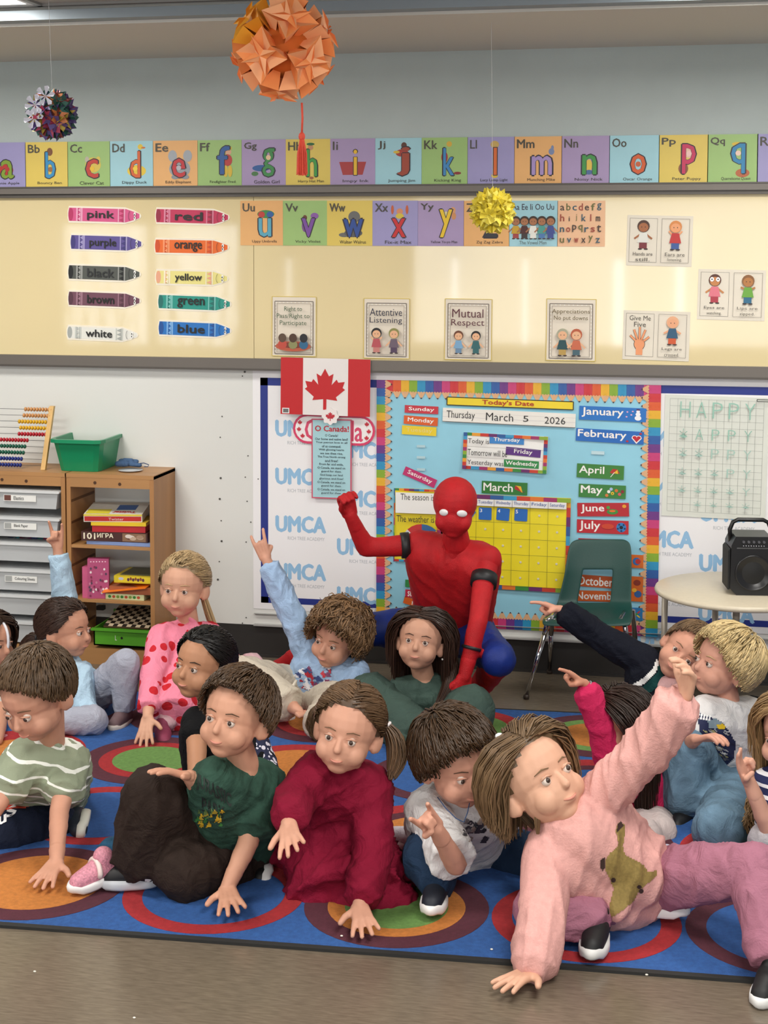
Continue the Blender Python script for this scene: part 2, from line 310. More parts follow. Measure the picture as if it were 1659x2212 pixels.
for i in range(8):
    y0, y1 = 434, 530+i*.4
    if i < 6: alpha_card(sec[i], y0, sec[i+1], y1, sp2[i], 'in the lower strip'); continue
    if i == 6:
        c = Card('alphabet_card', 'light blue alphabet card with five vowels, second from the right end of the lower strip', 'card', sec[i], y0, sec[i+1], y1, PAL['b'], off=.012, group='alphabet cards')
        c.text('Aa Ee Ii Oo Uu', .06, .07, .92, .2, '403c4a', .015)
        for k, (t_, b_) in enumerate((('c8a030', 'a04040'), ('4a2020', '3a3030'), ('e8e8e0', 'e8e8e0'), ('4a9a90', '4a78b0'), ('3a4a90', '3a4a90'))): c.kid(.14+k*.18, .84, .5, '3a2a20', t_, b_, 'a8704c')
        c.text('The Vowel Men', .22, .88, .78, .955, '3a352c', .008); c.done()
    else:
        c = Card('alphabet_card', 'peach alphabet card printed with the whole lowercase alphabet, right end of the lower strip', 'card', sec[i], y0, sec[i+1], y1, PAL['k'], off=.012, group='alphabet cards')
        for r_, row in enumerate(('abcdefg', 'hijklm', 'nopqrst', 'uvwxyz')):
            for k, ch in enumerate(row):
                u = .06+k*.9/len(row); hgt = .15 if ch in 'bdfghjklpqyt' else .1
                nw = ch in 'ijl'; c.text(ch, u+.03*nw, .06+r_*.235+(.15-hgt), u+(.052 if nw else .085), .06+r_*.235+.15, ('4a3a34', 'a04838', '3a5a6a', '6a6a3a')[(k*3+r_) % 4], .025)
        c.done()
# ================================================================ crayon colour labels
def crayon(word, x0, y0, x1, y1, c1, dark, light, tc='1c1c1c', rot=1.6):
    def outline(w, h):
        w += .004; h += .004
        return [(-w+.006, -h)]+[(w*.55, -h), (w*.78, -h*.7), (w*.97, -h*.28), (w, 0), (w*.97, h*.28), (w*.78, h*.7), (w*.55, h)]+[(-w+.006, h), (-w, h*.4), (-w, -h*.4)]
    c = Card('crayon_label', '%s paper crayon label with the word %s and a smiling tip' % (word if word != 'white' else 'off-white', word), 'label', x0, y0+3, x1, y1-3, 'f2ead8', rot, .012, .0015, 'crayon colour labels', outline)
    c.poly([(.01, .06), (.80, .06), (.88, .18), (.985, .36), (.985, .64), (.88, .82), (.80, .94), (.01, .94), (0, .6), (0, .4)], c1)
    c.oval(.035, .5, .035, .44, dark)
    c.rect(.11, .06, .135, .94, light).rect(.175, .06, .20, .94, light).rect(.77, .06, .79, .94, light).rect(.69, .06, .705, .94, light)
    for k in range(3):
        z = .06+k*.293; c.poly([(.135, z), (.172, z+.147), (.135, z+.293)], dark); c.poly([(.77, z), (.708, z+.147), (.77, z+.293)], dark)
        c.poly([(.175, z), (.138, z+.147), (.175, z+.293)], light)
    c.text(word, .27, .22, .64, .84 if any(q in word for q in 'pgy') else .76, tc, .03)
    c.oval(.925, .38, .016, .12, 'f4f4f0').oval(.925, .64, .016, .12, 'f4f4f0').oval(.921, .42, .007, .06, '101010').oval(.921, .62, .007, .06, '101010')
    for k in range(6):
        a = math.radians(110+k*24); b_ = math.radians(110+(k+1)*24)
        c.line(.87+.03*math.cos(a), .5-.32*math.sin(a), .87+.03*math.cos(b_), .5-.32*math.sin(b_), .0016, '201820')
    c.done()
crayon('pink', 150, 446, 306, 484, 'd6558a', 'b82c62', 'eba6c4'); crayon('purple', 155, 505, 310, 545, '5a4e94', '3c3478', 'a49ccc')
crayon('black', 150, 570, 306, 610, '50544f', '141617', '9a9c98', '26282a'); crayon('brown', 150, 627, 306, 667, '6e4556', '54303f', '9c7484')
crayon('white', 148, 702, 300, 739, 'e4e4dc', 'a4a8a4', 'c4c8c2'); crayon('red', 339, 449, 497, 487, 'c42a56', '94183c', 'dc84a0')
crayon('orange', 337, 514, 496, 552, 'ea6a1e', 'd04a18', 'f49a68', rot=1); crayon('yellow', 339, 581, 495, 619, 'eae08c', 'e8a888', 'f6eecc', rot=1)
crayon('green', 344, 634, 501, 674, '1e9486', '1a6e68', '7cc4bc'); crayon('blue', 345, 691, 501, 731, '1f72c0', '18509a', '7cb0e4')
# ================================================================ framed rule posters
def poster(x0, y0, x1, y1, lines, tc, kids, lab, tr=.42):
    c = Card('rule_poster', lab, 'poster', x0, y0, x1, y1, 'e6dccb', off=.013, group='classroom rule posters', rot=.3)
    c.frame(.005, .004, .995, .996, .003, 'd8c05a'); c.frame(.07, .08, .93, .96, .0035, '7a7068'); c.frame(.12, .115, .88, .93, .0015, '9a9088')
    n = 15
    for k in range(n):
        for u in (.095, .905): c.oval(u, .1+k*.84/n+.03, .012, .009, 'f8f4ec')
    for k in range(10): c.oval(.11+k*.087, .098, .016, .007, 'f8f4ec')
    for k, l in enumerate(lines):
        v0 = .165+k*(tr-.15)/len(lines); c.text(l[0], l[1], v0, l[2], v0+(tr-.15)/len(lines)*.84, tc, .012)
    kids(c); c.done()
def k1(c):
    c.oval(.5, .83, .40, .085, 'b8583c').oval(.5, .81, .3, .05, '7a3424')
    for u, h, t in ((.26, '5a4434', 'c04a3a'), (.5, '4a3020', '8a8a5a'), (.74, '1a1a22', '28648c')): c.oval(u, .80, .10, .075, t).oval(u, .69, .09, .075, h)
poster(589, 640, 685, 770, [('Right to', .3, .7), ('Pass/Right to', .13, .87), ('Participate', .2, .8)], '3a5a3a', k1, 'right to pass poster with green words and three seated children', .50)
poster(787, 644, 886, 775, [('Attentive', .15, .85), ('Listening', .15, .85)], '2a2c40', lambda c: c.kid(.30, .91, .42, '181418', 'b85058', 'c88078', arms=1).kid(.68, .91, .42, '8a8a4c', '6a5a6a', '503c58'), 'attentive listening poster with dark words and two girls', .44)
poster(962, 645, 1063, 778, [('Mutual', .17, .83), ('Respect', .15, .85)], '5a2430', lambda c: c.kid(.31, .90, .38, '6a3a20', '7aa8cc', '6a8aa8').kid(.68, .90, .38, '101014', '2a6468', '2a6468'), 'mutual respect poster with maroon words and two children', .48)
poster(1181, 645, 1287, 780, [('Appreciations', .12, .88), ('No put downs', .16, .84)], '5a4a10', lambda c: c.kid(.34, .92, .44, 'a8a890', '1e4a50', 'b89850').kid(.62, .92, .44, 'b85a3a', 'c86848', '40606c'), 'appreciations poster with brown words and two boys', .36)
# ================================================================ give me five sheets
def five(x0, y0, x1, y1, a, b_, lab, rot):
    c = Card('listening_sheet', lab, 'sign', x0, y0, x1, y1, 'e4dccc', rot, .013, .001, 'laminated listening sheets')
    for u0, u1, d in ((.03, .47, a), (.52, .96, b_)):
        c.frame(u0+.01, .06, u1-.01, .93, .0012, '6a625a'); um = (u0+u1)/2
        if d[0] == 'hand':
            c.text('Give Me', u0+.06, .1, u1-.06, .2, '5a544c', .004).text('Five', u0+.13, .23, u1-.13, .33, '5a544c', .004)
            c.oval(um, .68, .085, .13, '2a2420').oval(um, .68, .078, .12, 'ec9c6c').rect(um-.05, .72, um+.05, .90, 'ec9c6c')
            for k, an in enumerate((-52, -24, 0, 24, 56)):
                L = (.17, .22, .25, .22, .16)[k]; q = (um+.07*math.sin(math.radians(an))*1.1, .66-.08*math.cos(math.radians(an))); e = (q[0]+L*.62*math.sin(math.radians(an)), q[1]-L*math.cos(math.radians(an)))
                c.line(*q, *e, .0100, '2a2420').line(*q, *e, .0080, 'ec9c6c')
        else:
            c.kid(um, .68, .58, *d[2:5], skin=d[5], arms=d[6])
            if d[7]: c.oval(um-.045, .20, .03, .045, 'ffffff').oval(um+.045, .20, .03, .045, 'ffffff').oval(um-.045, .2, .01, .015, '101010').oval(um+.045, .2, .01, .015, '101010')
            c.text(d[0], u0+.07, .73, u1-.07, .80, '5a544c', .002).text(d[1], u0+.11, .84, u1-.11, .91, '5a544c', .002)
    c.done()
five(1355, 466, 1495, 575, ('Hands are', 'still.', '4a2c20', 'e0e0d8', '7a2c34', 'a4643c', .2, 0), ('Ears are', 'listening.', 'd88a4a', 'c03030', '3a5a9c', 'e8a070', 1, 0), 'laminated sheet with two children, hands and ears, upper of the sheets', 1.2)
five(1508, 582, 1652, 692, ('Eyes are', 'watching.', '5a3426', 'e07888', 'b03848', 'c8844c', .2, 1), ('Lips are', 'zipped.', '8a5c34', '6aa63c', '2a6a8c', 'b47840', .8, 0), 'laminated sheet with a wide-eyed child and a zipped-lips child, at the right edge', 1.0)
five(1347, 671, 1489, 779, ('hand',), ('Legs are', 'crossed.', 'e8b088', '2a5878', 'd0582c', 'e8a880', .3, 0), 'laminated sheet with an orange open hand, just above the lower rail', 1.2)
# ================================================================ academy banner on the lower wall
def wx(px, py): return W(px, py)[0]
def wz(px, py): return W(px, py)[2]
zt, zb = 1.350, .228
b = MB(); b.box((-.625, -.010, zb), (1.98, -.0085, zt), M('f1f0f2', .45, name='banner vinyl'))
ban = tag(b.build('banner'), 'large white banner with a navy frame and repeated pale blue lettering', 'banner')
b = MB(); nv = M('1d2f86', .5); fx0, fx1, fz0, fz1, fw = -.588, 1.80, .258, 1.318, .036
for q in ((fx0, fz1-fw, fx1, fz1), (fx0, fz0, fx1, fz0+fw*.8), (fx0, fz0, fx0+fw, fz1), (fx1-fw, fz0, fx1, fz1)): b.face([(q[0], q[1]), (q[2], q[1]), (q[2], q[3]), (q[0], q[3])], -.0105, nv)
b.build('navy_frame', ban)
lb = M('93bfe2', .5); gl = M('b9bcc2', .5)
def umca(x, z):
    b = MB(); put_text(b, 'UMCA', x, z+.073, x+.235, z, -.0106, lb, .05); put_text(b, 'RICH TREE ACADEMY', x+.055, z-.022, x+.232, z-.038, -.0106, gl, .0); tag(b.build('lettering', ban), kind='stuff') if 0 else b.build('lettering', ban)
x1 = wx(598, 1040); zz = wz(598, 941)
for k in range(4): umca(x1, wz(598, 941)-.224*k+.0)
x2 = wx(731, 1190)
for k in range(5): umca(x2, wz(731, 1198)+.224*(k-2)+.002*k)
for k in range(5):
    umca(1.16, wz(1455, 1182)+.224*(k-2)); umca(1.428, wz(1540, 1233)+.224*(k-2))
# ================================================================ pencil-bordered calendar board
bx0, bx1, bz0, bz1 = wx(815, 1000), wx(1426, 1000), .192, 1.318
b = MB(); b.box((bx0+.02, -.013, bz0+.01), (bx1-.02, -.011, bz1-.01), M('93cfe4', .55, var=.05, vscale=5, bump=.25, bscale=7, name='blue backing paper'))
cal = tag(b.build('display_board'), 'pale blue display board edged with coloured paper pencils', 'board')
PC = ['c83c78', 'cc3038', 'dc5c2a', 'e6b02c', '86ac30', '2c92c0', '2c5ca4', '6c3484']
lead = '3a2a38'; pm = {}
def pencil(ci, L):
    if (ci, L) in pm: return pm[(ci, L)]
    w = .0186; mb = MB(); c = M(PC[ci], .4); c2 = M(PC[ci], .5, var=.12, vscale=30)
    mb.prism([(-w, 0), (w, 0), (w, L), (-w, L)], -.0018, 0, c); mb.face([(-w*.33, 0), (w*.33, 0), (w*.33, L), (-w*.33, L)], -.002, c2)
    mb.prism([(-w, L), (-w*.7, L-.005), (-w*.33, L), (0, L-.005), (w*.33, L), (w*.7, L-.005), (w, L), (w*.3, L+.024), (0, L+.030), (-w*.3, L+.024)], -.0024, -.0004, M('dcae84', .6, var=.08, vscale=40, stretch=(1, 1, .2)))
    mb.face([(-w*.3, L+.0235), (w*.3, L+.0235), (0, L+.031)], -.0027, M(lead, .5)); o = mb.build('pencil', cal); pm[(ci, L)] = o.data; COL.objects.unlink(o); bpy.data.objects.remove(o); return pm[(ci, L)]
def put_pencil(x, z, ang, ci, L, y=-.0135):
    o = bpy.data.objects.new('pencil', pencil(ci % 8, L)); COL.objects.link(o); o.parent = cal; o.location = (x, y, z); o.rotation_euler.y = ang
nx = int(round((bx1-bx0)/.0372)); st = (bx1-bx0)/nx
for i in range(nx):
    put_pencil(bx0+st*(i+.5), bz1, math.pi, i, .054); put_pencil(bx0+st*(i+.5), bz0, 0, 7-(i % 8), .050)
nz = int(round((bz1-bz0)/.0372)); sz = (bz1-bz0)/nz
for i in range(nz):
    put_pencil(bx0, bz1-sz*(i+.5), math.pi/2, (7-i) % 8, .043, -.0160); put_pencil(bx1, bz1-sz*(i+.5), -math.pi/2, i, .056, -.0160)
o_ = .017
def strip(txt, x0, y0, x1, y1, col, cat='label', name='word_card', lab=None, rot=0, tc='f4f2ee', m=(.12, .2, .88, .8), grp='word cards on the display board', bold=.02, fn=None, off=.0):
    c = Card(name, lab, cat, x0, y0, x1, y1, col, rot, o_+off, .0015, grp)
    if txt: c.text(txt, m[0], m[1], m[2], m[3], tc, bold)
    if fn: fn(c)
    return c.done()
strip('Sunday', 876, 875, 948, 893, 'c83040', lab='red word card reading Sunday, left column', rot=1.5)
strip('Monday', 874, 898, 947, 918, 'dc5c1e', lab='orange word card reading Monday, under Sunday', rot=3)
strip('Tuesday', 870, 919, 944, 940, 'ecd028', tc='e8d890', lab='yellow word card reading Tuesday in pale letters', rot=2, bold=.01)
strip('Saturday', 872, 1019, 945, 1040, 'c02c6c', lab='tilted magenta word card reading Saturday', rot=22)
for y, nm_ in ((960, 'topmost of three'), (984, 'middle of three'), (1010, 'lowest of three')): strip('', 902, y, 920, y+6, 'b4d4dc', name='adhesive_strip', cat='strip', lab='small pale adhesive strip below the Tuesday card, '+nm_, grp='bare adhesive strips')
strip('', 1278, 973, 1306, 981, 'c0dce4', name='adhesive_strip', cat='strip', lab='wider pale adhesive strip left on the blue paper below February', grp='bare adhesive strips', rot=1)
c = Card('date_header', "yellow header strip reading Today's Date in red", 'sign', 966, 858, 1240, 883, 'efd52c', 1.0, o_, .0015)
c.frame(.004, .05, .997, .95, .004, '201c14'); c.text("Today's Date", .285, .2, .69, .85, 'b4381c', .03); c.done()
c = Card('date_strip', 'long white sentence strip with the handwritten date', 'sign', 958, 883, 1244, 920, 'eeece4', 1.4, o_+.003, .0015)
c.line(0, .3, 1, .3, .0008, 'c8c0c0').line(0, .62, 1, .62, .0008, 'b8b0c0').line(0, .97, 1, .97, .002, '383430')
c.text('Thursday', .03, .18, .245, .86, '181818', -.004).text('March', .33, .2, .535, .76, '181818', -.004).text('5', .61, .3, .65, .72, '181818', -.004).text('2026', .77, .3, .925, .78, '181818', -.004); c.done()
def rainbow(c, t=.06, tb=.08):
    cs = ['3a8a3c', 'e8a030', 'c8382c', '6a2a68', '2c5c9c', '3a9ac8', 'c8402c', 'e0762c', 'a03068', '8aac34']
    n = 10
    for k in range(n):
        c.rect(k/n, 0, (k+1)/n, tb, cs[k]).rect(k/n, 1-tb, (k+1)/n, 1, cs[(k*3+2) % 10]).rect(0, k/n, t, (k+1)/n, cs[(k+4) % 10]).rect(1-t, k/n, 1, (k+1)/n, cs[(k+1) % 10])
c = Card('today_panel', 'rainbow-edged panel with the sentences today is, tomorrow will be, yesterday was', 'sign', 1002, 935, 1183, 1019, 'f2f2ee', 1.6, o_, .002); rainbow(c, .045, .085)
c.line(.05, .37, .95, .37, .0012, '908c88').line(.05, .66, .95, .66, .0012, '908c88')
for k, (t_, u) in enumerate((('Today is', .31), ('Tomorrow will be', .53), ('Yesterday was', .49))): c.text(t_, .06, .15+.29*k, u, .32+.29*k, '2a2a2a', .0)
c.done()
strip('Thursday', 1059, 940, 1133, 959, '3a86cc', lab='blue word card reading Thursday on the today panel', off=.004, rot=1)
strip('Friday', 1094, 966, 1169, 985, '5a2c80', lab='purple word card reading Friday on the today panel', off=.004, rot=4, m=(.24, .15, .76, .85))
strip('Wednesday', 1090, 992, 1165, 1010, '2c8c48', lab='green word card reading Wednesday on the today panel', off=.004, rot=2, m=(.05, .15, .95, .85))
def kite(c): c.poly([(.74, .25), (.86, .3), (.90, .8), (.73, .55)], 'e8b02c').poly([(.74, .25), (.80, .4), (.88, .78), (.72, .52)], 'b02828').line(.89, .8, .95, .7, .002, '803050')
strip('March', 1042, 1038, 1140, 1068, '2e7a34', lab='green month card reading March with a kite, above the yellow calendar', name='month_card', rot=1, m=(.04, .15, .68, .78), fn=kite, grp='month cards')
def snow(c): c.oval(.88, .72, .05, .18, 'f4f4f8').oval(.88, .45, .038, .14, 'f4f4f8').oval(.88, .25, .028, .11, 'f4f4f8').rect(.855, .06, .905, .17, '5a3060'); [c.oval(u, v, .015, .05, 'e8b0d0') for u, v in ((.72, .3), (.78, .5), (.71, .65), (.80, .25))]
def heart(c):
    for col, k in (('f4f0f0', 1.25), ('c02030', .9)):
        c.oval(.865, .48, .033*k, .14*k, col).oval(.925, .48, .033*k, .14*k, col); c.poly([(.895-.062*k, .52), (.895+.062*k, .52), (.895, .52+.36*k)], col)
    c.oval(.76, .8, .02, .08, 'b02840').oval(.95, .16, .02, .08, 'b02840')
def umb(c): c.poly([(.70, .55), (.76, .25), (.86, .28), (.92, .6), (.85, .5), (.80, .62)], 'b83028').poly([(.78, .55), (.86, .3), (.88, .6)], 'e8c02c'); c.line(.80, .5, .72, .85, .003, 'e8e8e8')
def flow(c): [c.oval(u, v, .035, .12, k) for u, v, k in ((.64, .5, 'f4f0e8'), (.72, .62, 'e8c82c'), (.80, .4, 'd8702c'), (.87, .66, 'd85a60'), (.93, .45, '8a2030'), (.69, .3, 'a8c0e0'), (.6, .78, 'd8803c'))]; c.oval(.72, .62, .012, .04, '503010')
def float_(c): c.oval(.68, .66, .11, .2, '3f8c3c').oval(.68, .6, .06, .08, 'e8702c').oval(.60, .34, .035, .12, '4a9a40').oval(.91, .25, .04, .13, 'e8a02c')
def football(c): c.oval(.86, .5, .095, .36, '2c7cc0').oval(.86, .5, .035, .13, '101828'); [c.oval(.86+.07*math.cos(a), .5+.26*math.sin(a), .018, .07, '14305c') for a in (0.3, 1.55, 2.8, 4.1, 5.4)]; c.oval(.6, .45, .12, .2, 'cc4428')
MC = [('January', 1252, 877, 1396, 910, '1e72c4', 1.2, (.04, .1, .66, .78), snow, 'blue month card reading January with a snowman'), ('February', 1245, 926, 1391, 957, '1c68bc', 2, (.03, .08, .74, .8), heart, 'blue month card reading February with a heart'),
      ('April', 1247, 1001, 1348, 1034, '3a8034', 1.6, (.05, .14, .58, .82), umb, 'green month card reading April with an umbrella'), ('May', 1251, 1044, 1352, 1076, '38803a', .8, (.05, .12, .50, .84), flow, 'green month card reading May with flowers'),
      ('June', 1248, 1083, 1359, 1116, 'b82430', -2, (.07, .12, .52, .78), float_, 'red month card reading June'), ('July', 1247, 1120, 1358, 1153, 'bc2430', 0, (.05, .1, .45, .88), football, 'red month card reading July with a blue football'),
      ('August', 1250, 1161, 1348, 1192, 'b82838', 0, (.05, .14, .6, .84), None, 'red month card mostly hidden behind the green chair, under July'), ('September', 1246, 1191, 1390, 1225, 'd8691e', .6, (.03, .14, .78, .84), lambda c: c.oval(.9, .5, .06, .3, '2c6cb0').oval(.92, .5, .04, .2, 'c03028'), 'orange month card peeking out right of the green chair, uppermost of two'),
      ('October', 1246, 1240, 1352, 1270, 'c8561c', 1.5, (.02, .12, .74, .86), None, 'orange month card reading October seen through the hole in the green chair'),
      ('November', 1244, 1272, 1352, 1300, 'd4601e', -1, (.02, .14, .90, .82), None, 'orange month card reading November seen through the hole in the green chair'),
      ('', 1363, 1243, 1389, 1298, 'd0641e', 1, (.1, .1, .9, .9), lambda c: c.oval(.5, .25, .3, .12, '8a3020').oval(.6, .7, .3, .14, '2c5c9c').oval(.3, .55, .2, .08, 'e8b030'), 'orange picture card at the right edge of the display board'),
      ('December', 1250, 1305, 1388, 1339, '2878b4', 0, (.03, .14, .72, .84), lambda c: c.line(.84, .8, .96, .25, .006, 'c83830').line(.84, .3, .96, .75, .006, 'e8c83c').oval(.9, .5, .03, .1, '3a9a4a'), 'blue month card mostly hidden behind the green chair, lowest of its column')]
for t_, x0, y0, x1, y1, col, rot, m_, fn, lab in MC: strip(t_, x0, y0, x1, y1, col, lab=lab, name='month_card', rot=rot, m=m_, fn=fn, grp='month cards', bold=.025)
# season and weather panel
c = Card('weather_panel', 'yellow and white panel about the season and the weather, left of the costumed person', 'sign', 853, 1053, 962, 1215, 'ecd82c', 0, o_, .002); rainbow(c, .02, .03)
c.rect(.04, .05, .98, .33, 'f0f0ec').text('The season is', .14, .065, .80, .15, '2a2a2a', .0).text('The weather is', .06, .36, .80, .45, '2a2a2a', .0)
for k in range(8): c.mb.face([c.xy(.56, .74)]+[c.xy(.56+.40*math.cos(math.radians(a)), .74+.27*math.sin(math.radians(a))) for a in (k*45, k*45+15, k*45+30, k*45+45)], c.y(), M(['4a86b0', 'c84028', 'e8d8a0', '5a9a50', 'd8d8d8', 'c83838', '3a6aa0', 'e0a030'][k], .5))
c.done()
strip('winter', 873, 1077, 936, 1094, '2474c4', lab='blue word card reading winter on the weather panel', off=.004, rot=1, m=(.16, .12, .8, .88))
strip('spring', 877, 1251, 945, 1270, '2e8844', lab='green word card reading spring below the weather panel', rot=1.5, m=(.14, .15, .7, .9))
strip('summer', 877, 1272, 945, 1292, 'c42848', lab='red word card reading summer below the weather panel', rot=1.5, m=(.08, .2, .72, .85))
strip('fall', 873, 1294, 936, 1312, 'dc641e', lab='tilted orange word card reading fall below the weather panel', rot=15, m=(.28, .15, .55, .85))
# yellow month calendar
cx0, cy0, cx1, cy1 = 946, 1064, 1231, 1277
c = Card('month_calendar', 'large yellow pocket calendar with a rainbow edge and blue number squares', 'calendar', cx0, cy0, cx1, cy1, 'f0de24', .5, o_, .002); rainbow(c, .03, .045)
c.rect(.03, .045, .97, .115, 'ececea')
days = ['Sunday', 'Monday', 'Tuesday', 'Wednesday', 'Thursday', 'Friday', 'Saturday']
for k in range(7):
    u = .03+k*.94/7; c.text(days[k], u+.012, .055, u+.122, .10, '3a5aa0', .0)
    if k: c.line(u, .045, u, .955, .0014, '5a5424')
for k in range(6): c.line(.03, .115+k*.84/5, .97, .115+k*.84/5, .0014, '5a5424')
c.done()
W_, H_ = c.w, c.h
for r_ in range(5):
    for k in range(7):
        u = .03+(k+.5)*.94/7; v = .115+(r_+.5)*.84/5; x, z = c.xy(u, v)
        if r_ == 0 and k < 5 and k > 0:
            b = MB(); b.prism(ell(0, 0, .031, .028, 16), -.002, 0, M('2268b8', .5)) if 0 else b.prism([(-.029, -.025), (-.026, -.028), (.026, -.028), (.029, -.025), (.029, .025), (.026, .028), (-.026, .028), (-.029, .025)], -.002, 0, M('2268b8', .5))
            put_text(b, str(k+1), -.024, .022, -.014, .006, -.0023, M('f0f0f0', .5), .02)
            o = b.build('number_square'); o.location = (c.o.location.x+x, -o_-.006, c.o.location.z+z); o.rotation_euler.y = math.radians((0, 3, 1, 4, 2)[k] if k > 1 else 35)
            tag(o, 'blue paper square under the %s heading of the yellow calendar' % days[k], 'card', 'number squares')
        else:
            b = MB(); b.lathe([(.0055, 0), (.0055, -.0012), (.004, -.0018)], (0, 0, 0), M('d8d4b8', .7), 8, 1); o = b.build('fastener_dot', c.o); o.location = (x, -.003, z)
# HAPPY grid sheet
c = Card('grid_sheet', 'white laminated grid sheet with HAPPY written in faint green letters', 'poster', 1435, 853, 1655, 1122, 'dcdfd6', .9, .013, .0012)
for k in range(13): c.line(.05+k*.9/12, .03, .05+k*.9/12, .955, .0009, '858b87')
for k in range(17): c.line(.05, .03+k*.925/16, .95, .03+k*.925/16, .0009, '858b87')
gt = '6ea898'
for r_, row in enumerate(('HAPPY', '*APPY', '**PPY', '***PY', '****Y', ' ****')):
    for k, ch in enumerate(row):
        if ch == ' ': continue
        u = .15+k*.155; v = (.05, .27, .43, .59, .74, .86)[r_]; h = (.13, .09, .08, .07, .06, .05)[r_]
        c.text(ch, u, v, u+(.10 if r_ == 0 else .075), v+h, '98c4b4' if r_ < 2 else 'a9cbc0', -.016)
c.frame(.88, .012, .99, .028, .003, '1a1a1a'); c.done()
# flag, sign, anthem
c = Card('flag', 'red and white maple leaf flag hanging over the lower rail', 'flag', 613, 771, 805, 897, 'ebe6e4', .6, .052, .002, mat=M('ebe6e4', .4, bump=.1, bscale=12))
c.rect(0, 0, .25, 1, 'c4161e').rect(.755, 0, 1, 1, 'c4161e')
leaf = [(0, -.95), (.2, -.6), (.42, -.72), (.33, -.2), (.58, -.46), (.66, -.32), (.98, -.36), (.88, -.08), (1.0, 0), (.55, .36), (.62, .52), (.08, .46), (.08, .95)]
L = [(x, y) for x, y in leaf]+[(-x, y) for x, y in leaf[:0:-1]]
c.poly([(.497+x*.225, .54+y*.38) for x, y in L], 'c4161e'); c.rect(.02, .89, .10, .985, 'f0f0f0').rect(.03, .905, .09, .97, '6a6a6a'); c.done()
def pill(w, h): return [(w-h+h*math.cos(a), h*math.sin(a)) for a in np.linspace(-math.pi/2, math.pi/2, 11)]+[(-(w-h)-h*math.cos(a), h*math.sin(a)) for a in np.linspace(math.pi/2, -math.pi/2, 11)]
c = Card('country_sign', 'white oval sign with a pink edge and big pink letters, behind the anthem sheet', 'sign', 635, 893, 812, 962, 'd83a66', .8, .016, .002, outline=pill)
q = [(.5+x/c.w, .5-z/c.h) for x, z in pill(c.w/2-.011, c.h/2-.011)]; c.poly(q, 'f2eeee'); c.text('Canada', .15, .17, .85, .86, 'd8486c', .03)
for u, v in ((.085, .3), (.075, .53), (.12, .75), (.90, .28), (.925, .52), (.90, .74)): c.poly([(u+x*.028, v+y*.10) for x, y in L], 'c8283c')
c.done()
c = Card('anthem_sheet', 'tall pale blue anthem sheet with a pink edge and black verses', 'poster', 676, 903, 762, 1077, 'd0506c', 0, .024, .0015); c.rect(.03, .015, .97, .985, 'a9d4dc')
c.text('O Canada!', .09, .085, .93, .155, 'c02438', .04)
ly = ['O Canada!', 'Our home and native land!', 'True patriot love in all', 'of us command.', 'With glowing hearts', 'we see thee rise,', 'The True North strong', 'and free!', 'From far and wide,', 'O Canada, we stand on', 'guard for thee.', 'God keep our land', 'glorious and free!', 'O Canada, we stand on', 'guard for thee.', 'O Canada, we stand on', 'guard for thee.']
for k, t_ in enumerate(ly):
    hw = len(t_)*.0155+.02; v = .19+k*.0452; c.text(t_, .5-hw, v, .5+hw, v+.03, '1c2430', .015)
c.done()
c = Card('flower_badge', 'white scalloped badge with a red maple leaf pinned over the flag bottom', 'badge', 703, 879, 737, 914, 'f0e8e6', 0, .056, .004, outline=lambda w, h: [(w*(1+.1*math.cos(8*a))*math.cos(a), h*(1+.1*math.cos(8*a))*math.sin(a)) for a in np.linspace(0, 2*math.pi, 48, endpoint=False)])
c.poly([(.5+x*.3, .5+y*.3) for x, y in L], 'c02434'); c.done()
# ================================================================ carpet
u0 = .0440; ca, sa = math.cos(u0), math.sin(u0)
rug = MB(); blue = M('2c5a9c', .95, var=.16, vscale=70, bump=.9, bscale=420, name='blue pile')
def rcol(c): return M(c, .95, var=.13, vscale=75, bump=.9, bscale=420)
RC = dict(B='2c5a9c', R='a6262b', P='552432', O='c47a36', G='6a934c')
rx0, rx1, rz0, rz1 = -1.75, 2.10, -2.930, -.665
rug.add([(rx0, rz0, 0), (rx1, rz0, 0), (rx1, rz1, 0), (rx0, rz1, 0), (rx0, rz0, .008), (rx1, rz0, .008), (rx1, rz1, .008), (rx0, rz1, .008)], [(0, 3, 2, 1), (4, 5, 6, 7), (0, 1, 5, 4), (1, 2, 6, 5), (2, 3, 7, 6), (3, 0, 4, 7)], blue)
ro = rug.build('carpet'); ro.rotation_euler.z = u0; tag(ro, 'blue classroom carpet with rows of coloured rings and a black bound edge', 'carpet')
b = MB(); bk = M('20201f', .8)
for q in ((rx0-.02, rz0-.022, rx1+.02, rz0), (rx0-.02, rz1, rx1+.02, rz1+.012), (rx0-.02, rz0, rx0, rz1), (rx1, rz0, rx1+.02, rz1)): b.box((q[0], q[1], 0), (q[2], q[3], .0085), bk)
b.build('bound_edge', ro)
PAT = {(1, -3): 'PRG', (1, -2): 'RRB', (1, -1): 'POO', (1, 0): 'RBB', (1, 1): 'POG', (1, 2): 'RBB', (1, 3): 'PBB', (2, -3): 'ROG', (2, -2): 'PGO', (2, -1): 'RBB', (2, 0): 'PGG', (2, 1): 'RPO', (2, 2): 'PBR', (2, 3): 'ROG',
       (3, -3): 'PBB', (3, -2): 'RRO', (3, -1): 'PRG', (3, 0): 'ROO', (3, 1): 'PBB', (3, 2): 'RPB', (3, 3): 'ROO', (4, -3): 'RGG', (4, -2): 'PBO', (4, -1): 'PRR', (4, 0): 'PRO', (4, 1): 'RGG', (4, 2): 'PGO', (4, 3): 'RPB'}
cm = {}
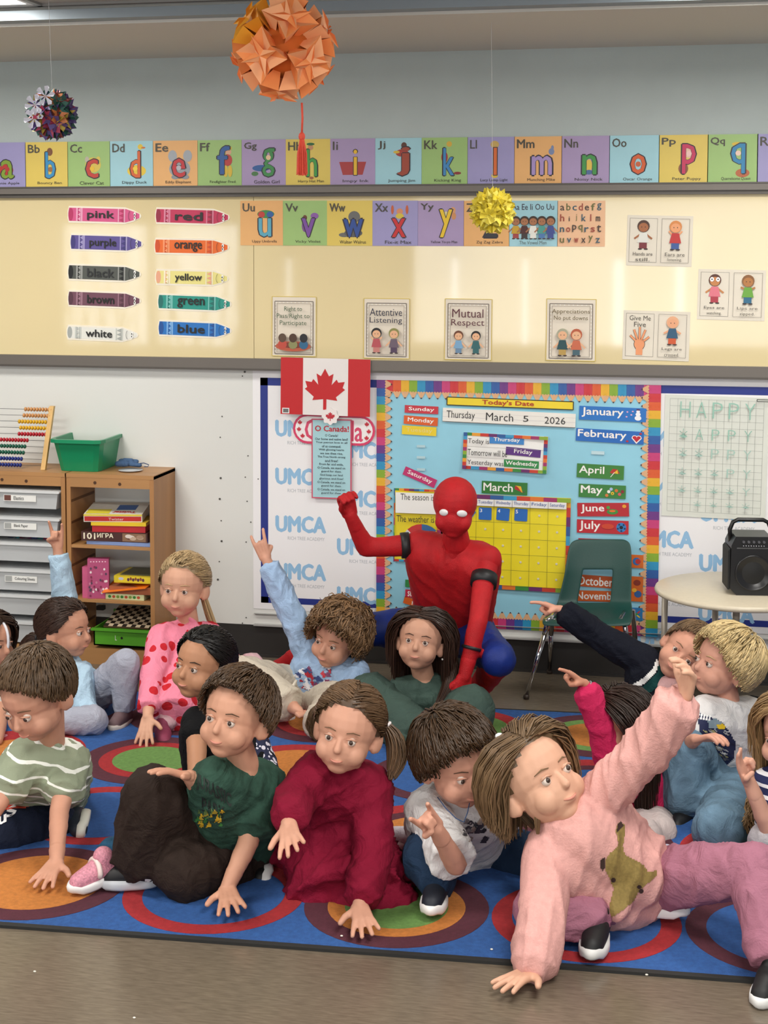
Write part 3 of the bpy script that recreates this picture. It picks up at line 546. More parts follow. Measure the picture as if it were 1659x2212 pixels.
for (r_, k), pat in PAT.items():
    if pat not in cm:
        b = MB(); rad = (.268, .21 if pat[0] in 'RP' and pat[1] in 'B' else .200, .150)
        lastc = None
        for i in range(3):
            if pat[i] == lastc: continue
            lastc = pat[i]; n = 48; z0 = .008+.0007*i; z1 = .0092+.0007*i
            b.lathe([(rad[i], z0), (rad[i], z1)], (0, 0, 0), rcol(RC[pat[i]]), n)
        cm[pat] = b.build('ring_motif', ro); o = cm[pat]
    else: o = bpy.data.objects.new('ring_motif', cm[pat].data); COL.objects.link(o); o.parent = ro
    o.location = (-.088+.545*k, -2.650+.566*(r_-1), 0)
for i, (x, y, z) in enumerate([(738, 2023, .012), (75, 2100, .0), (290, 2200, 0), (1062, 2052, .01), (1397, 2107, .01)]):
    p = G(x, y, z); b = MB(); b.ball((0, 0, .002), (.0045, .003, .0022), M('e8e2d4', .7), 7); o = b.build('paper_crumb', None, True); o.location = p
    tag(o, ['white crumb on the purple ring beside the burgundy dress girl hand', 'white crumb on the bare floor at lower left', 'white crumb on the bare floor at the bottom edge', 'tiny white crumb on the blue carpet by the pink sweatshirt girl', 'white crumb on the black carpet edge'][i], 'crumb', 'crumbs on the floor')
# ================================================================ pine shelving with trays and games
pine = M('ad7c4c', .45, var=.14, vscale=10, stretch=(1, 1, .12), bump=.1, bscale=30, name='stained pine upright')
pineh = M('b28352', .45, var=.14, vscale=10, stretch=(.12, 1, 1), bump=.1, bscale=30, name='stained pine rail')
SZ, SY = .885, .30
def zat(px, py, Y=SY): return D(px, py, Y)[2]
def shelf(x0, x1, lab, shelves):
    t = empty('storage_shelf', ((x0+x1)/2, -SY/2, 0), lab, 'shelf'); cx, cy = (x0+x1)/2, -SY/2
    def P(name, *boxes, m=pine):
        b = MB()
        for a, c in boxes: b.box((a[0]-cx, a[1]-cy, a[2]), (c[0]-cx, c[1]-cy, c[2]), m)
        return b.build(name, t)
    P('side_panel', ((x0, -SY, 0), (x0+.02, -.005, SZ-.004))); P('side_panel', ((x1-.02, -SY, 0), (x1, -.005, SZ-.004)))
    P('top_board', ((x0, -SY-.002, SZ-.018), (x1, -.004, SZ)), m=pineh); P('front_rail', ((x0+.02, -SY-.001, SZ-.062), (x1-.02, -SY+.018, SZ-.018)), m=pineh)
    P('base_board', ((x0+.02, -SY+.004, .0), (x1-.02, -.01, .075)), m=pineh)
    for z in shelves: P('shelf_board', ((x0+.02, -SY+.003, z-.014), (x1-.02, -.012, z)), m=pineh)
    b = MB(); gd = M('6e4624', .6)
    for z in np.arange(.15, SZ-.07, .1):
        for q in (x0+.0205, x1-.0215): b.box((q-cx, -SY-cy+.006, z), (q+.001-cx, -.02-cy, z+.012), gd)
    b.build('tray_groove', t); b = MB()
    for z, q in ((SZ-.04, x0+.14), (SZ-.043, x0+.26)): b.lathe([(.008, -SY-cy-.0012), (.008, -SY-cy-.0018)], (q-cx, 0, z), M('4a2c16', .6), 8, 1)
    b.build('wood_knot', t); return t
RX0, RX1 = -1.431, -1.008; LX0, LX1 = -1.868, -1.4375
zs1, zs2 = zat(240, 1180), zat(240, 1297)
shelf(RX0, RX1, 'open pine shelving unit holding board games, beside the white wall', [zs1, zs2])
lsh = shelf(LX0-.02, LX1, 'pine shelving unit filled with white plastic trays, at the left edge', [])
wp = M('c3c6c8', .35, spec=.4, name='frosted white plastic'); wl_ = M('d8dadb', .3)
ys = [1058, 1117, 1172, 1230, 1285, 1342]; yb = [1098, 1160, 1213, 1276, 1328, 1388]; dl = ['Elastics', 'Blank Paper', '', 'Colouring Sheets', '', '']
ds = ['topmost, labelled Elastics', 'second from the top, labelled Blank Paper', 'third from the top, without a label', 'fourth from the top, labelled Colouring Sheets', 'fifth from the top, without a label', 'lowest of the stack']
for k in range(6):
    z1, z0 = zat(60, ys[k]), zat(60, yb[k]); xa, xb = LX0+.004, LX1-.026
    t = empty('plastic_tray', ((xa+xb)/2, -SY, z0), 'white plastic tray in the left shelving unit, '+ds[k], 'tray', 'white trays'); cx = (xa+xb)/2; h = z1-z0
    b = MB(); b.hexa([(xa-cx+.02, 0, 0), (xb-cx-.02, 0, 0), (xb-cx-.02, .27, 0), (xa-cx+.02, .27, 0), (xa-cx+.006, -.008, h*.97), (xb-cx-.006, -.008, h*.97), (xb-cx-.006, .27, h*.97), (xa-cx+.006, .27, h*.97)], wp); b.build('tray_body', t)
    b = MB(); b.box((xa-cx-.004, -.018, h-.012), (xb-cx+.004, .27, h), wl_, .003); b.build('tray_rim', t)
    if dl[k]:
        zc = h*.56; xl = D(10, 1070, SY)[0]-cx; b = MB(); w = .16; b.box((xl, -.0105, zc-.016), (xl+w, -.008, zc+.014), M('eeeeea', .5)); b.box((xl+.003, -.011, zc-.013), (xl+.036, -.0105, zc+.012), M('6a4038' if k == 0 else 'a8aaa8', .6)); put_text(b, dl[k], xl+.05, zc+.008, xl+.05+len(dl[k])*.0062, zc-.009, -.0112, M('282828', .5), .02); b.build('tray_label', t)
b = MB()
for k in range(9): b.tube([D(4+k*13, 1166-2*(k % 2), .2), D(16+k*13, 1166-2*(k % 3), .2)], .009, M(('7a3060', '303a68', '2a7a84', '8a2a4a')[k % 4], .8), 6)
tag(b.build('coloured_cloth', None, True), 'folded coloured cloths showing in the gap above the third white tray', 'cloth')
def game(name, lab, p0, p1, h, col, side=None, dep=.2, rot=0, deco=None, z=None, group='board games'):
    a = D(*p0, SY-.02); c = D(*p1, SY-.02); w = c[0]-a[0]; b = MB(); z = a[2] if z is None else z
    b.box((-w/2, 0, 0), (w/2, dep, h), M(col, .4, var=.05, vscale=30)); o = b.build(name); o.location = ((a[0]+c[0])/2, -(SY-.02), z); o.rotation_euler.z = math.radians(rot); tag(o, lab, 'game', group)
    if deco:
        d = MB(); deco(d, w, h, dep); d.build('printing', o)
    return o
def fc(d, x0, z0, x1, z1, y, col): d.face([(x0, z0), (x1, z0), (x1, z1), (x0, z1)], y, M(col, .45))
def tf(d, x0, y0, x1, y1, z, col): d.add([(x0, y0, z), (x1, y0, z), (x1, y1, z), (x0, y1, z)], [(0, 1, 2, 3)], M(col, .45))
zz = zs1+.001
game('game_box', 'thin light blue board game lying lowest on the upper shelf', (186, 1178), (331, 1178), .016, '7f96c8', z=zz, dep=.24, rot=-2); zz += .017
def d1(d, w, h, dp):
    put_text(d, '101', -w/2+.012, h*.85, -w/2+.068, h*.2, -.0006, M('f4ead0', .5), .04); put_text(d, 'ИГРА', -w/2+.078, h*.86, -w/2+.155, h*.4, -.0006, M('f4ead0', .5), .03); fc(d, w/2-.12, .003, w/2-.008, h-.003, -.0005, '8a6a50'); [d.face(ell(w/2-.065+.03*math.cos(k*2), h/2+.008*math.sin(k*3), .017, .009, 10), -.0006-.0001*k, M(('c0a890', 'e0d4c8', '6a4838', 'a88870')[k % 4], .5)) for k in range(6)]
game('game_box', 'dark brown board game box with a big number 101', (176, 1162), (318, 1162), .043, '4a2a26', z=zz, dep=.2, rot=1, deco=d1); zz += .044
game('game_tin', 'red box with a yellow lid between the brown game and the white game', (201, 1140), (312, 1140), .044, 'b8242c', z=zz, dep=.18, rot=6, deco=lambda d, w, h, dp: d.box((-w/2-.004, -.004, h-.014), (w/2+.004, dp+.003, h+.002), M('e8c42c', .35))); zz += .047
def d2(d, w, h, dp):
    fc(d, -w/2+.004, .004, w/2-.004, h*.72, -.0008, 'c03030'); fc(d, -w/2, h*.78, w/2, h, -.0008, 'e8d03c'); put_text(d, 'Twister', -.02, h*.55, .05, h*.2, -.0012, M('e8d8d0', .5), .0); tf(d, -w/2+.006, .01, -.02, .09, h+.0006, 'e8d840'); tf(d, 0, .08, .09, .17, h+.0006, '2a5aa0')
    v, f, _ = text2d('Twister', .04); d.add([(.10-.11*p[0], .055-.034*p[1], h+.0009) for p in v], f, M('c02838', .5))
o = game('game_box', 'white board game box with red lettering, topmost on the upper shelf', (184, 1110), (304, 1110), .036, 'e8e4d8', z=zz, dep=.22, rot=10, deco=d2); o.rotation_euler.x = math.radians(5)
zz = zs2+.001
def d3(d, w, h, dp):
    put_text(d, '......', -w/2+.012, h-.01, w/2-.012, h-.016, -.0006, M('f0c8d8', .5), .0); [d.face(ell(random.uniform(-w/2+.008, w/2-.008), random.uniform(.01, h-.03), .005, .006, 8), -.0006-.00005*k, M(random.choice(['f0e0e0', '8a3050', 'c88098', '5a4058']), .5)) for k in range(34)]
game('puzzle_box', 'narrow pink puzzle box standing at the left of the middle shelf', (178, 1283), (190, 1283), .145, 'd0618a', z=zz, dep=.16, group='puzzle boxes')
game('puzzle_box', 'taller patterned pink puzzle box standing on the middle shelf', (191, 1283), (234, 1283), .185, 'b8527c', z=zz, dep=.04, deco=d3, group='puzzle boxes', rot=14)
game('game_box', 'flat green and cream box under the orange box', (228, 1283), (311, 1286), .026, 'd8dca8', z=zz, dep=.16, deco=lambda d, w, h, dp: [d.face(ell(-w/2+.02+k*.02, h/2, .008, .007, 8), -.0006, M(('3a8a3a', 'c05030', '7aa040')[k % 3], .5)) for k in range(8)]); zz += .027
o = game('game_box', 'orange box with an open torn lid on the middle shelf', (236, 1270), (331, 1272), .034, 'a8603c', z=zz, dep=.17, rot=0, deco=lambda d, w, h, dp: d.hexa([(-w/2-.03, -.02, h-.03), (w/2-.03, -.02, h), (w/2, dp, h+.03), (-w/2, dp, h+.03), (-w/2-.03, -.02, h-.027), (w/2-.03, -.02, h+.003), (w/2, dp, h+.034), (-w/2, dp, h+.034)], M('ee7a1c', .4))); zz += .068
def d4(d, w, h, dp): fc(d, -w/2+.02, .004, w/2-.002, h-.003, -.0006, 'ecd230'); d.face(ell(-w/2+.035, h*.6, .013, .007, 12), -.0008, M('c8c8d8', .5)); [d.face(ell(-w/2+.07+k*.012, h*.5+.004*(k % 2), .006, .008, 8), -.001-.0001*k, M(('5a2a48', '8a4a38')[k % 2], .5)) for k in range(7)]; tf(d, -w/2+.02, .02, w/2, dp, h+.0006, '5c5a3c')
game('game_box', 'yellow box with a dark illustrated top, above the orange box', (246, 1243), (332, 1243), .032, 'd8c02c', z=zz-.016, dep=.2, rot=0, deco=d4)
# green bin with a chequered board in the lowest bay
a, c = D(196, 1395, SY), D(331, 1400, SY); gz0, gz1 = zat(250, 1396), zat(250, 1358); w = c[0]-a[0]-.01
t = empty('green_bin', ((a[0]+c[0])/2, -SY, gz0), 'bright green plastic bin in the lowest bay of the pine shelving', 'bin'); gm = M('58a32c', .35)
b = MB(); b.box((-w/2+.01, 0, 0), (w/2-.01, .006, gz1-gz0), gm); b.box((-w/2+.01, .25, 0), (w/2-.01, .256, gz1-gz0+.03), gm); b.box((-w/2+.01, 0, 0), (-w/2+.016, .25, gz1-gz0), gm); b.box((w/2-.016, 0, 0), (w/2-.01, .25, gz1-gz0), gm); b.box((-w/2+.01, 0, 0), (w/2-.01, .25, .006), gm); b.build('bin_body', t)
b = MB(); b.box((-w/2, -.010, gz1-gz0-.012), (w/2, .004, gz1-gz0), gm, .003); b.build('bin_rim', t)
b = MB(); b.lathe([(.006, -.0006), (.006, -.0012)], (.0, 0, .04), M('10160c', .6), 10, 1); put_text(b, 'L', -.032, .05, -.024, .028, -.0008, M('e8f0e0', .5)); b.build('bin_marking', t)
b = MB(); wd_, bk_ = M('cbb89a', .5), M('2a221c', .5)
for i in range(10):
    for j in range(8): b.add([(i*.022, j*.026, 0), (i*.022+.022, j*.026, 0), (i*.022+.022, j*.026+.026, 0), (i*.022, j*.026+.026, 0)], [(0, 1, 2, 3)], wd_ if (i+j) % 2 else bk_)
b.box((0, 0, -.008), (.22, .208, -.0005), M('6a5238', .5)); o = b.build('game_board'); o.location = (a[0]+.055, -SY+.02, gz1+.006); o.rotation_euler = (math.radians(14), 0, 0); tag(o, 'black and cream chequered game board lying in the green bin', 'game board')
b = MB(); b.box((0, 0, 0), (.035, .03, .02), M('1a1a1c', .4)); o = b.build('black_box'); o.location = D(208, 1318, .1); tag(o, 'small black box at the back of the lowest shelf bay', 'box')
# green storage basket on top
def gp(px, py, z): return G(px, py, z)
zt_ = SZ; A, B_, C_ = gp(128, 1017, zt_), gp(213, 1020, zt_), gp(258, 1002, zt_); D_ = A+(C_-B_)
zr = .145; ctr = (A+B_+C_+D_)/4; gg = M('0f8a5c', .3, spec=.5, name='green plastic')
def ringq(sc, z): return [ctr[:2]+(q[:2]-ctr[:2])*sc for q in (A, B_, C_, D_)], z
b = MB(); vs = []
lv = [(1.0, 0), (1.26, zr), (1.32, zr+.001), (1.32, zr-.010), (1.36, zr-.010), (1.36, zr+.006), (1.22, zr+.006), (.96, .006)]
for sc, z in lv:
    q, _ = ringq(sc, z)
    for k in range(4):     # rounded corners: three points per corner
        for f in (-.10, -.03, 0, .03, .10)[0:5]:
            pass
        n0 = q[(k-1) % 4]; n1 = q[(k+1) % 4]; r_ = .14
        dip = (.0 if z < .05 else 0)
        for tt in (0, .5, 1):
            p = (1-tt)**2*(q[k]+(n0-q[k])*r_)+2*tt*(1-tt)*q[k]+tt*tt*(q[k]+(n1-q[k])*r_)
            vs.append((p[0]-ctr[0], p[1]-ctr[1], z+dip))
fs = []
for i in range(len(lv)-1):
    for k in range(12): fs.append((i*12+k, i*12+(k+1) % 12, (i+1)*12+(k+1) % 12, (i+1)*12+k))
fs += [tuple(range(11, -1, -1)), tuple((len(lv)-1)*12+k for k in range(12))]
b.add(vs, fs, gg); o = b.build('storage_basket'); o.location = (ctr[0], ctr[1], zt_+.001); tag(o, 'empty green plastic storage basket on top of the pine shelving', 'basket')
# plate with folded blue cloth
p = G(282, 1018, SZ); b = MB(); b.lathe([(.03, 0), (.055, .006), (.057, .007), (.03, .002)], (0, 0, 0), M('eceef0', .25), 24); o = b.build('plate', None, True); o.location = (p[0], p[1], SZ); tag(o, 'small white plate under the folded blue cloth on the shelving', 'plate')
cl = Blob() if 0 else None
# abacus
T = D(113, 877, .16); Bm = G(94, 1015, SZ); Bm[2] = SZ+.001; dx = -.50
t = empty('abacus', Bm, 'wooden abacus with ten wires of coloured beads, cut off by the left edge', 'abacus'); wdm = M('d8b070', .5, var=.1, vscale=20)
def rel(p): return np.array(p)-Bm
def post(x, name):
    b = MB(); u = (T-Bm); o0 = np.array([x, 0, 0]); w = .011
    b.hexa([o0+(-w, -.009, 0), o0+(w, -.009, 0), o0+(w, .009, 0), o0+(-w, .009, 0)]+[o0+u+(-w, -.009, 0), o0+u+(w, -.009, 0), o0+u+(w, .009, 0), o0+u+(-w, .009, 0)], wdm); b.build(name, t)
post(0, 'post'); post(dx, 'post')
bm_ = {}
rows = [('c89058', 38, 108), ('c89058', 36, 106), ('d8a81c', 27, 97), ('d8a81c', 31, 101), ('b01c2c', 30, 99), ('b01c2c', -9, 61), ('1a5c48', -13, 57), ('1a5c48', -15, 55), ('20307c', -18, 52), ('20307c', -20, 51)]
for i, (cc, xa, xb) in enumerate(rows):
    f = .03+.88*(9-i)/9+.03; q = rel(Bm+(T-Bm)*f); b = MB(); b.tube([q, q+(dx, 0, 0)], .0011, M('5a5a5c', .3, .9), 5); b.build('wire', t)
    if cc not in bm_:
        b = MB(); b.ball((0, 0, 0), (.0072, .0104, .0104), M(cc, .35), 8); o = b.build('bead', t, True); bm_[cc] = o.data; COL.objects.unlink(o); bpy.data.objects.remove(o)
    yy = 879+i*13.8; X1 = D(xb, yy, .2)[0]-Bm[0]
    for k in range(10):
        x = X1-.0075-k*.0146
        if Bm[0]+x < -1.95: continue
        o = bpy.data.objects.new('bead', bm_[cc]); COL.objects.link(o); o.parent = t; o.location = (x, q[1], q[2])
# ================================================================ green school chair
t = empty('school_chair', (1.0, -.3, 0), 'dark green plastic school chair with chrome legs and a hole in its back', 'chair'); ch0 = V3(1.0, -.3, 0)
rowsc = [(1164, 1250, 1345, .10, 0), (1168, 1236, 1358, .105, .004), (1180, 1229, 1363, .11, .008), (1205, 1225, 1364, .12, .012), (1231, 1221, 1364, .135, .014), (1236, 1221, 1364, .137, .014), (1294, 1207, 1363, .165, .014), (1300, 1205, 1363, .17, .014), (1316, 1197, 1366, .21, .014), (1326, 1184, 1368, .28, .012), (1333, 1174, 1367, .36, .01), (1341, 1170, 1364, .43, .004), (1352, 1173, 1361, .455, -.004)]
uf = [0, .06, .2, .27, .30, .5, .68, .71, .8, .94, 1]
vs = []; fs = []
for (y, l, r, Y, bend) in rowsc:
    for u in uf:
        x = l+(r-l)*u; e = abs(u-.5)*2; q = D(x, y, Y+bend*2.2*e**3); vs.append(q-ch0)
nu = len(uf)
for i in range(len(rowsc)-1):
    for j in range(nu-1):
        if 4 <= i <= 6 and 3 <= j <= 6 and not (i in (4, 6) and j in (3, 6) and False): continue
        fs.append((i*nu+j, (i+1)*nu+j, (i+1)*nu+j+1, i*nu+j+1))
b = MB(); b.add(vs, fs, M('12423c', .42, bump=.25, bscale=500, name='dark green plastic')); o = b.build('seat_shell', t, True)
md = o.modifiers.new('s', 'SOLIDIFY'); md.thickness = .007; md = o.modifiers.new('b', 'SUBSURF'); md.levels = 2; md.render_levels = 2
chrome = M('c9c9cc', .12, 1, name='chrome'); sz_ = .335
def leg(top_, foot, name='leg'):
    b = MB(); b.tube([np.array(q)-ch0 for q in (top_, foot)], [.011, .009], chrome, 10); o = b.build(name, t, True)
    b = MB(); q = np.array(foot)-ch0; b.lathe([(.012, q[2]-.012), (.013, q[2]), (.010, q[2]+.008)], (q[0], q[1], 0), M('3a3028', .5), 10); b.build('foot_cap', o, True)
fl = G(1137, 1510); bl = G(1187, 1455); lt = D(1181, 1352, .42); bt = D(1192, 1347, .20)
W4 = .30
leg(D(1176, 1372, .43), fl+(0, 0, .012)); leg(D(1190, 1372, .16), bl+(0, 0, .012)); leg(D(1355, 1385, .42), (fl[0]+.50, fl[1], .012)); leg(D(1372, 1380, .16), (bl[0]+.42, bl[1], .012))
for xa, xb in (((1176, 1372), (1190, 1372)), ((1355, 1385), (1372, 1380))):
    p0, p3 = D(*xa, .43), D(*xb, .16); s = -1 if xa[0] < 1200 else 1; top_z = .345
    b = MB(); b.tube([q-ch0 for q in (p0, V3(p0[0]-s*.012, p0[1]+.01, top_z-.005), V3(p0[0]-s*.03, p0[1]+.04, top_z+.004), V3(p3[0]-s*.04, p3[1]-.03, top_z+.004), V3(p3[0]-s*.012, p3[1], top_z-.005), p3)], .011, chrome, 10); b.build('side_tube', t, True)
b = MB(); b.tube([V3(-.22, -.1, .335), V3(.10, -.1, .335)], .010, chrome, 8); b.build('cross_tube', t, True)
# ================================================================ round table and speaker
tc_ = V3(1.585, -.545, 0); t = empty('round_table', tc_, 'small round beige table with tubular legs, at the right edge', 'table'); beige = M('cfc4ae', .35, var=.03, vscale=60, name='beige laminate')
b = MB(); b.lathe([(.325, .515), (.338, .519), (.342, .528), (.338, .537), (.332, .540)], (0, 0, 0), beige, 48); b.build('table_top', t, True)
for k, (px, py, Y) in enumerate(((1436, 1350, .42), (1590, 1350, .78), (1545, 1350, .30), (1700, 1350, .5))):
    q = D(px, py, Y)-tc_; b = MB(); b.tube([(q[0], q[1], .51), (q[0]*1.02, q[1]*1.02, .004)], [.014, .012], M('b8b0a0', .35, .2), 10); b.build('leg', t, True)
q0 = G(1568, 1276, .54); f0 = G(1604, 1288, .54)
t = empty('portable_speaker', (q0[0]+.095, q0[1]-.01, .541), 'black portable speaker with a carry handle, on the round table', 'speaker', None, math.radians(8)); bp_ = M('161618', .35, name='black plastic'); bm2 = M('0c0c0d', .6)
b = MB(); hh = .235; w, d = .09, .085
def rr(w, h0, h1, r): return [(-w+r, h0), (w-r, h0), (w, h0+r), (w*.97, h1-r*1.5), (w*.78, h1), (-w*.78, h1), (-w*.97, h1-r*1.5), (-w, h0+r)]
b.prism(rr(w, .0, hh, .025), -.06, .10, bp_); b.prism([(-w-.008, .02), (-w, .02), (-w, hh-.05), (-w-.008, hh-.06)], -.05, .09, bm2); b.build('cabinet', t)
b = MB(); b.lathe([(.072, -.061), (.072, -.066), (.067, -.068), (.064, -.063)], (0, 0, .09), M('1e1e20', .3), 32, 1); b.build('speaker_ring', t, True)
b = MB(); b.lathe([(.063, -.0615), (.05, -.062), (.03, -.066), (.001, -.068)], (0, 0, .09), bm2, 28, 1); b.build('grille', t, True)
b = MB(); b.add([(-.066, -.0615, hh-.048), (.066, -.0615, hh-.048), (.058, -.045, hh-.004), (-.058, -.045, hh-.004)], [(0, 1, 2, 3)], M('222224', .3))
o = b.build('control_panel', t); b = MB()
for k in range(5): b.lathe([(.0055, -.068), (.005, -.055)], (-.04+k*.02, 0, hh-.02), M('55555a', .3), 8, 1)
for k in range(9): b.lathe([(.002, -.064), (.002, -.055)], (-.04+k*.01, 0, hh-.036), M('c0c0c8', .3), 6, 1)
b.build('knobs', o)
b = MB(); b.tube([(-.078, .02, hh-.045), (-.082, .02, hh+.015), (-.07, .02, hh+.045), (-.05, .02, hh+.055), (.05, .02, hh+.055), (.07, .02, hh+.045), (.082, .02, hh+.015), (.078, .02, hh-.045)], .0085, bp_, 10); b.build('handle', t, True)
b = MB(); b.tube([D(1545, 1345, .05), D(1560, 1365, .05), D(1578, 1380, .05), G(1600, 1440), G(1659, 1452)], .003, M('18181a', .5), 6); tag(b.build('power_cable', None, True), 'thin black power cable trailing below the round table', 'cable')
b = MB(); b.tube([G(1588, 1528)+(0, 0, .004), G(1620, 1505)+(0, 0, .004), G(1659, 1512)+(0, 0, .004)], .004, M('101012', .5), 6); tag(b.build('floor_cable', None, True), 'black cable lying on the floor behind the blond boy', 'cable')
# ================================================================ hanging folded-paper balls
def ico():
    g = (1+5**.5)/2; v = [(-1, g, 0), (1, g, 0), (-1, -g, 0), (1, -g, 0), (0, -1, g), (0, 1, g), (0, -1, -g), (0, 1, -g), (g, 0, -1), (g, 0, 1), (-g, 0, -1), (-g, 0, 1)]
    v = [np.array(p)/np.linalg.norm(p) for p in v]; e = [(i, j) for i in range(12) for j in range(i+1, 12) if np.linalg.norm(v[i]-v[j]) < 1.1]
    f = [(i, j, k) for i, j in e for k in range(j+1, 12) if (i, k) in e and (j, k) in e]; return v, e, f
IV, IE, IF = ico()
def string(c, top, name='thread', mat=None, parent=None, r=.0007):
    b = MB(); b.tube([c, top], r, mat or M('c8c8c8', .6), 5); return b.build(name, parent)
def kusudama(px, py, Y, R, lab, cols, petals, rot, name='paper_ball'):
    c = D(px, py, Y); t = empty(name, c, lab, 'paper ball'); Rm = np.array(Matrix.Rotation(rot[0], 3, 'X')@Matrix.Rotation(rot[1], 3, 'Y')@Matrix.Rotation(rot[2], 3, 'Z'))
    rng = random.Random(3)
    for n_, (i, j) in enumerate(IE):         # thirty folded units, one per edge
        a, b_ = Rm@IV[i], Rm@IV[j]; m = (a+b_); m /= np.linalg.norm(m); s = np.cross(m, b_-a); s /= np.linalg.norm(s); ab = (b_-a)/np.linalg.norm(b_-a)
        mats = [M(q, .55, var=.1 if len(cols) < 4 else .25, vscale=40) for q in (cols[n_ % len(cols)], cols[(n_*3+1) % len(cols)])]; b = MB()
        P0, P1 = a*R*.80, b_*R*.80
        for sg in (1, -1):
            for k in range(petals):
                tt = (k+.5)/petals; base = P0*(1-tt)+P1*tt; tip = (m+ab*(tt-.5)*1.25+s*sg*.34+V3(*[rng.uniform(-.05, .05) for _ in range(3)])); tip = tip/np.linalg.norm(tip)*R*rng.uniform(1.0, 1.10)
                o1 = base-ab*R*.26; o2 = base+ab*R*.26; o3 = base+s*sg*R*.26
                q = (m*R*.84+s*sg*R*.1)
                b.add([o1, tip, o3], [(0, 1, 2)], mats[0]); b.add([o2, tip, o3], [(0, 1, 2)], mats[1]); b.add([o1, tip, q], [(0, 1, 2)], mats[0]); b.add([q, tip, o2], [(0, 1, 2)], mats[1])
        b.build('paper_unit', t)
    b = MB(); b.ball((0, 0, 0), R*.72, M(cols[0], .7), 14); b.build('paper_core', t, True)
    tz = 2.872 if Y > 1.14 else 2.80
    string((0, 0, R*.9), (-.01, 0, tz-c[2]), parent=t); return t
kusudama(1064, 455, .85, .090, 'yellow folded-paper ball hanging in front of the alphabet cards', ['ead84a', 'dcc83a', 'f0e468'], 3, (.3, .2, .5))
kusudama(113, 248, 1.5, .094, 'multicoloured folded-paper ball with white petals hanging at the left', ['8a3a3a', '2a5a50', 'c0703a', 'a83a58', '5a4a80', 'b8a040'], 3, (.1, .6, .2))
mc = [o for o in bpy.data.objects if o.name.startswith('paper_ball')][-1]
b = MB(); wm = M('d4d4e0', .5)
for cx_, cz_ in ((-.03, .03), (-.035, -.02), (.01, .06)):
    for k in range(6):
        a = k*math.pi/3+.2; d_ = V3(math.cos(a), 0, math.sin(a)); n_ = V3(-d_[2], 0, d_[0]); o_c = V3(cx_, -.082, cz_); b.add([o_c, o_c+d_*.034+n_*.010+(0, -.012, 0), o_c+d_*.04+(0, -.005, 0), o_c+d_*.034-n_*.010+(0, -.012, 0)], [(0, 1, 2, 3)], wm)
b.build('white_petals', mc)
# big orange ball of open star modules
oc = D(612, 104, 2.2); t = empty('paper_ball', oc, 'large orange folded-paper ball with star modules and a red tassel', 'paper ball'); R = .150
Rm = np.array(Matrix.Rotation(.35, 3, 'X')@Matrix.Rotation(.25, 3, 'Y')@Matrix.Rotation(.30, 3, 'Z'))
for n_, v in enumerate(IV):
    nrm = Rm@v; u = np.cross(nrm, (0.2, .1, 1)); u /= np.linalg.norm(u); w = np.cross(nrm, u)
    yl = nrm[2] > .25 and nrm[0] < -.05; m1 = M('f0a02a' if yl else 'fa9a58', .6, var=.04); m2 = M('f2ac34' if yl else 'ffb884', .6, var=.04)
    cen = nrm*R*.80; b = MB(); rim = []; inn = []
    for k in range(8):
        a = k*math.pi/4; L = R*(.60 if k % 2 == 0 else .34); d_ = u*math.cos(a)+w*math.sin(a)
        rim.append(nrm*R*(.93 if k % 2 == 0 else 1.0)+d_*L); inn.append(nrm*R*(.80)+d_*L*.38)
    for k in range(8):
        b.add([rim[k], rim[(k+1) % 8], cen], [(0, 1, 2)], (m1, m2)[k % 2])
        b.add([rim[k], rim[(k+1) % 8], nrm*R*.30+(rim[k]-nrm*R)*.35], [(0, 1, 2)], (m2, m1)[k % 2])
    for k in range(4):      # raised four-point star in the middle
        a = k*math.pi/2+.4; d_ = u*math.cos(a)+w*math.sin(a); e_ = u*math.cos(a+math.pi/4)+w*math.sin(a+math.pi/4); f_ = u*math.cos(a-math.pi/4)+w*math.sin(a-math.pi/4); tip = nrm*R*1.06+d_*R*.44; top_ = nrm*R*1.0
        b.add([top_, nrm*R*.95+e_*R*.14, tip, nrm*R*1.09+d_*R*.16], [(0, 1, 2), (0, 2, 3)], m2); b.add([top_, tip, nrm*R*.95+f_*R*.14, nrm*R*1.09+d_*R*.16], [(0, 1, 2), (0, 3, 1)], m1)
    b.build('paper_module', t)
b = MB(); b.ball((0, 0, 0), R*.62, M('c8641e', .8), 14); b.build('paper_core', t, True)
string((0, 0, R*.6), (0, 0, 2.872-oc[2]), parent=t)
red = M('e0523c', .7, bump=.5, bscale=200)
s0, s1, s2 = [D(652, y, 2.2)-oc for y in (222, 288, 376)]; b = MB(); b.tube([s0, (s0+s1)/2+V3(.002, 0, 0), s1], .0035, red, 6); hb = b.build('tassel', t, True)
b = MB(); b.ball(s1+V3(0, 0, -.010), (.011, .011, .014), red, 10)
for k in range(46):
    a = k*2.399; r_ = .014*math.sqrt(k/46); e_ = V3(r_*math.cos(a), r_*math.sin(a), 0); b.tube([s1+V3(0, 0, -.015)+e_*.4, (s1+s2)/2+e_*1.1, s2+e_*1.25+V3(0, 0, random.uniform(-.006, .006))], .0016, red, 4)
b.build('tassel_threads', hb)
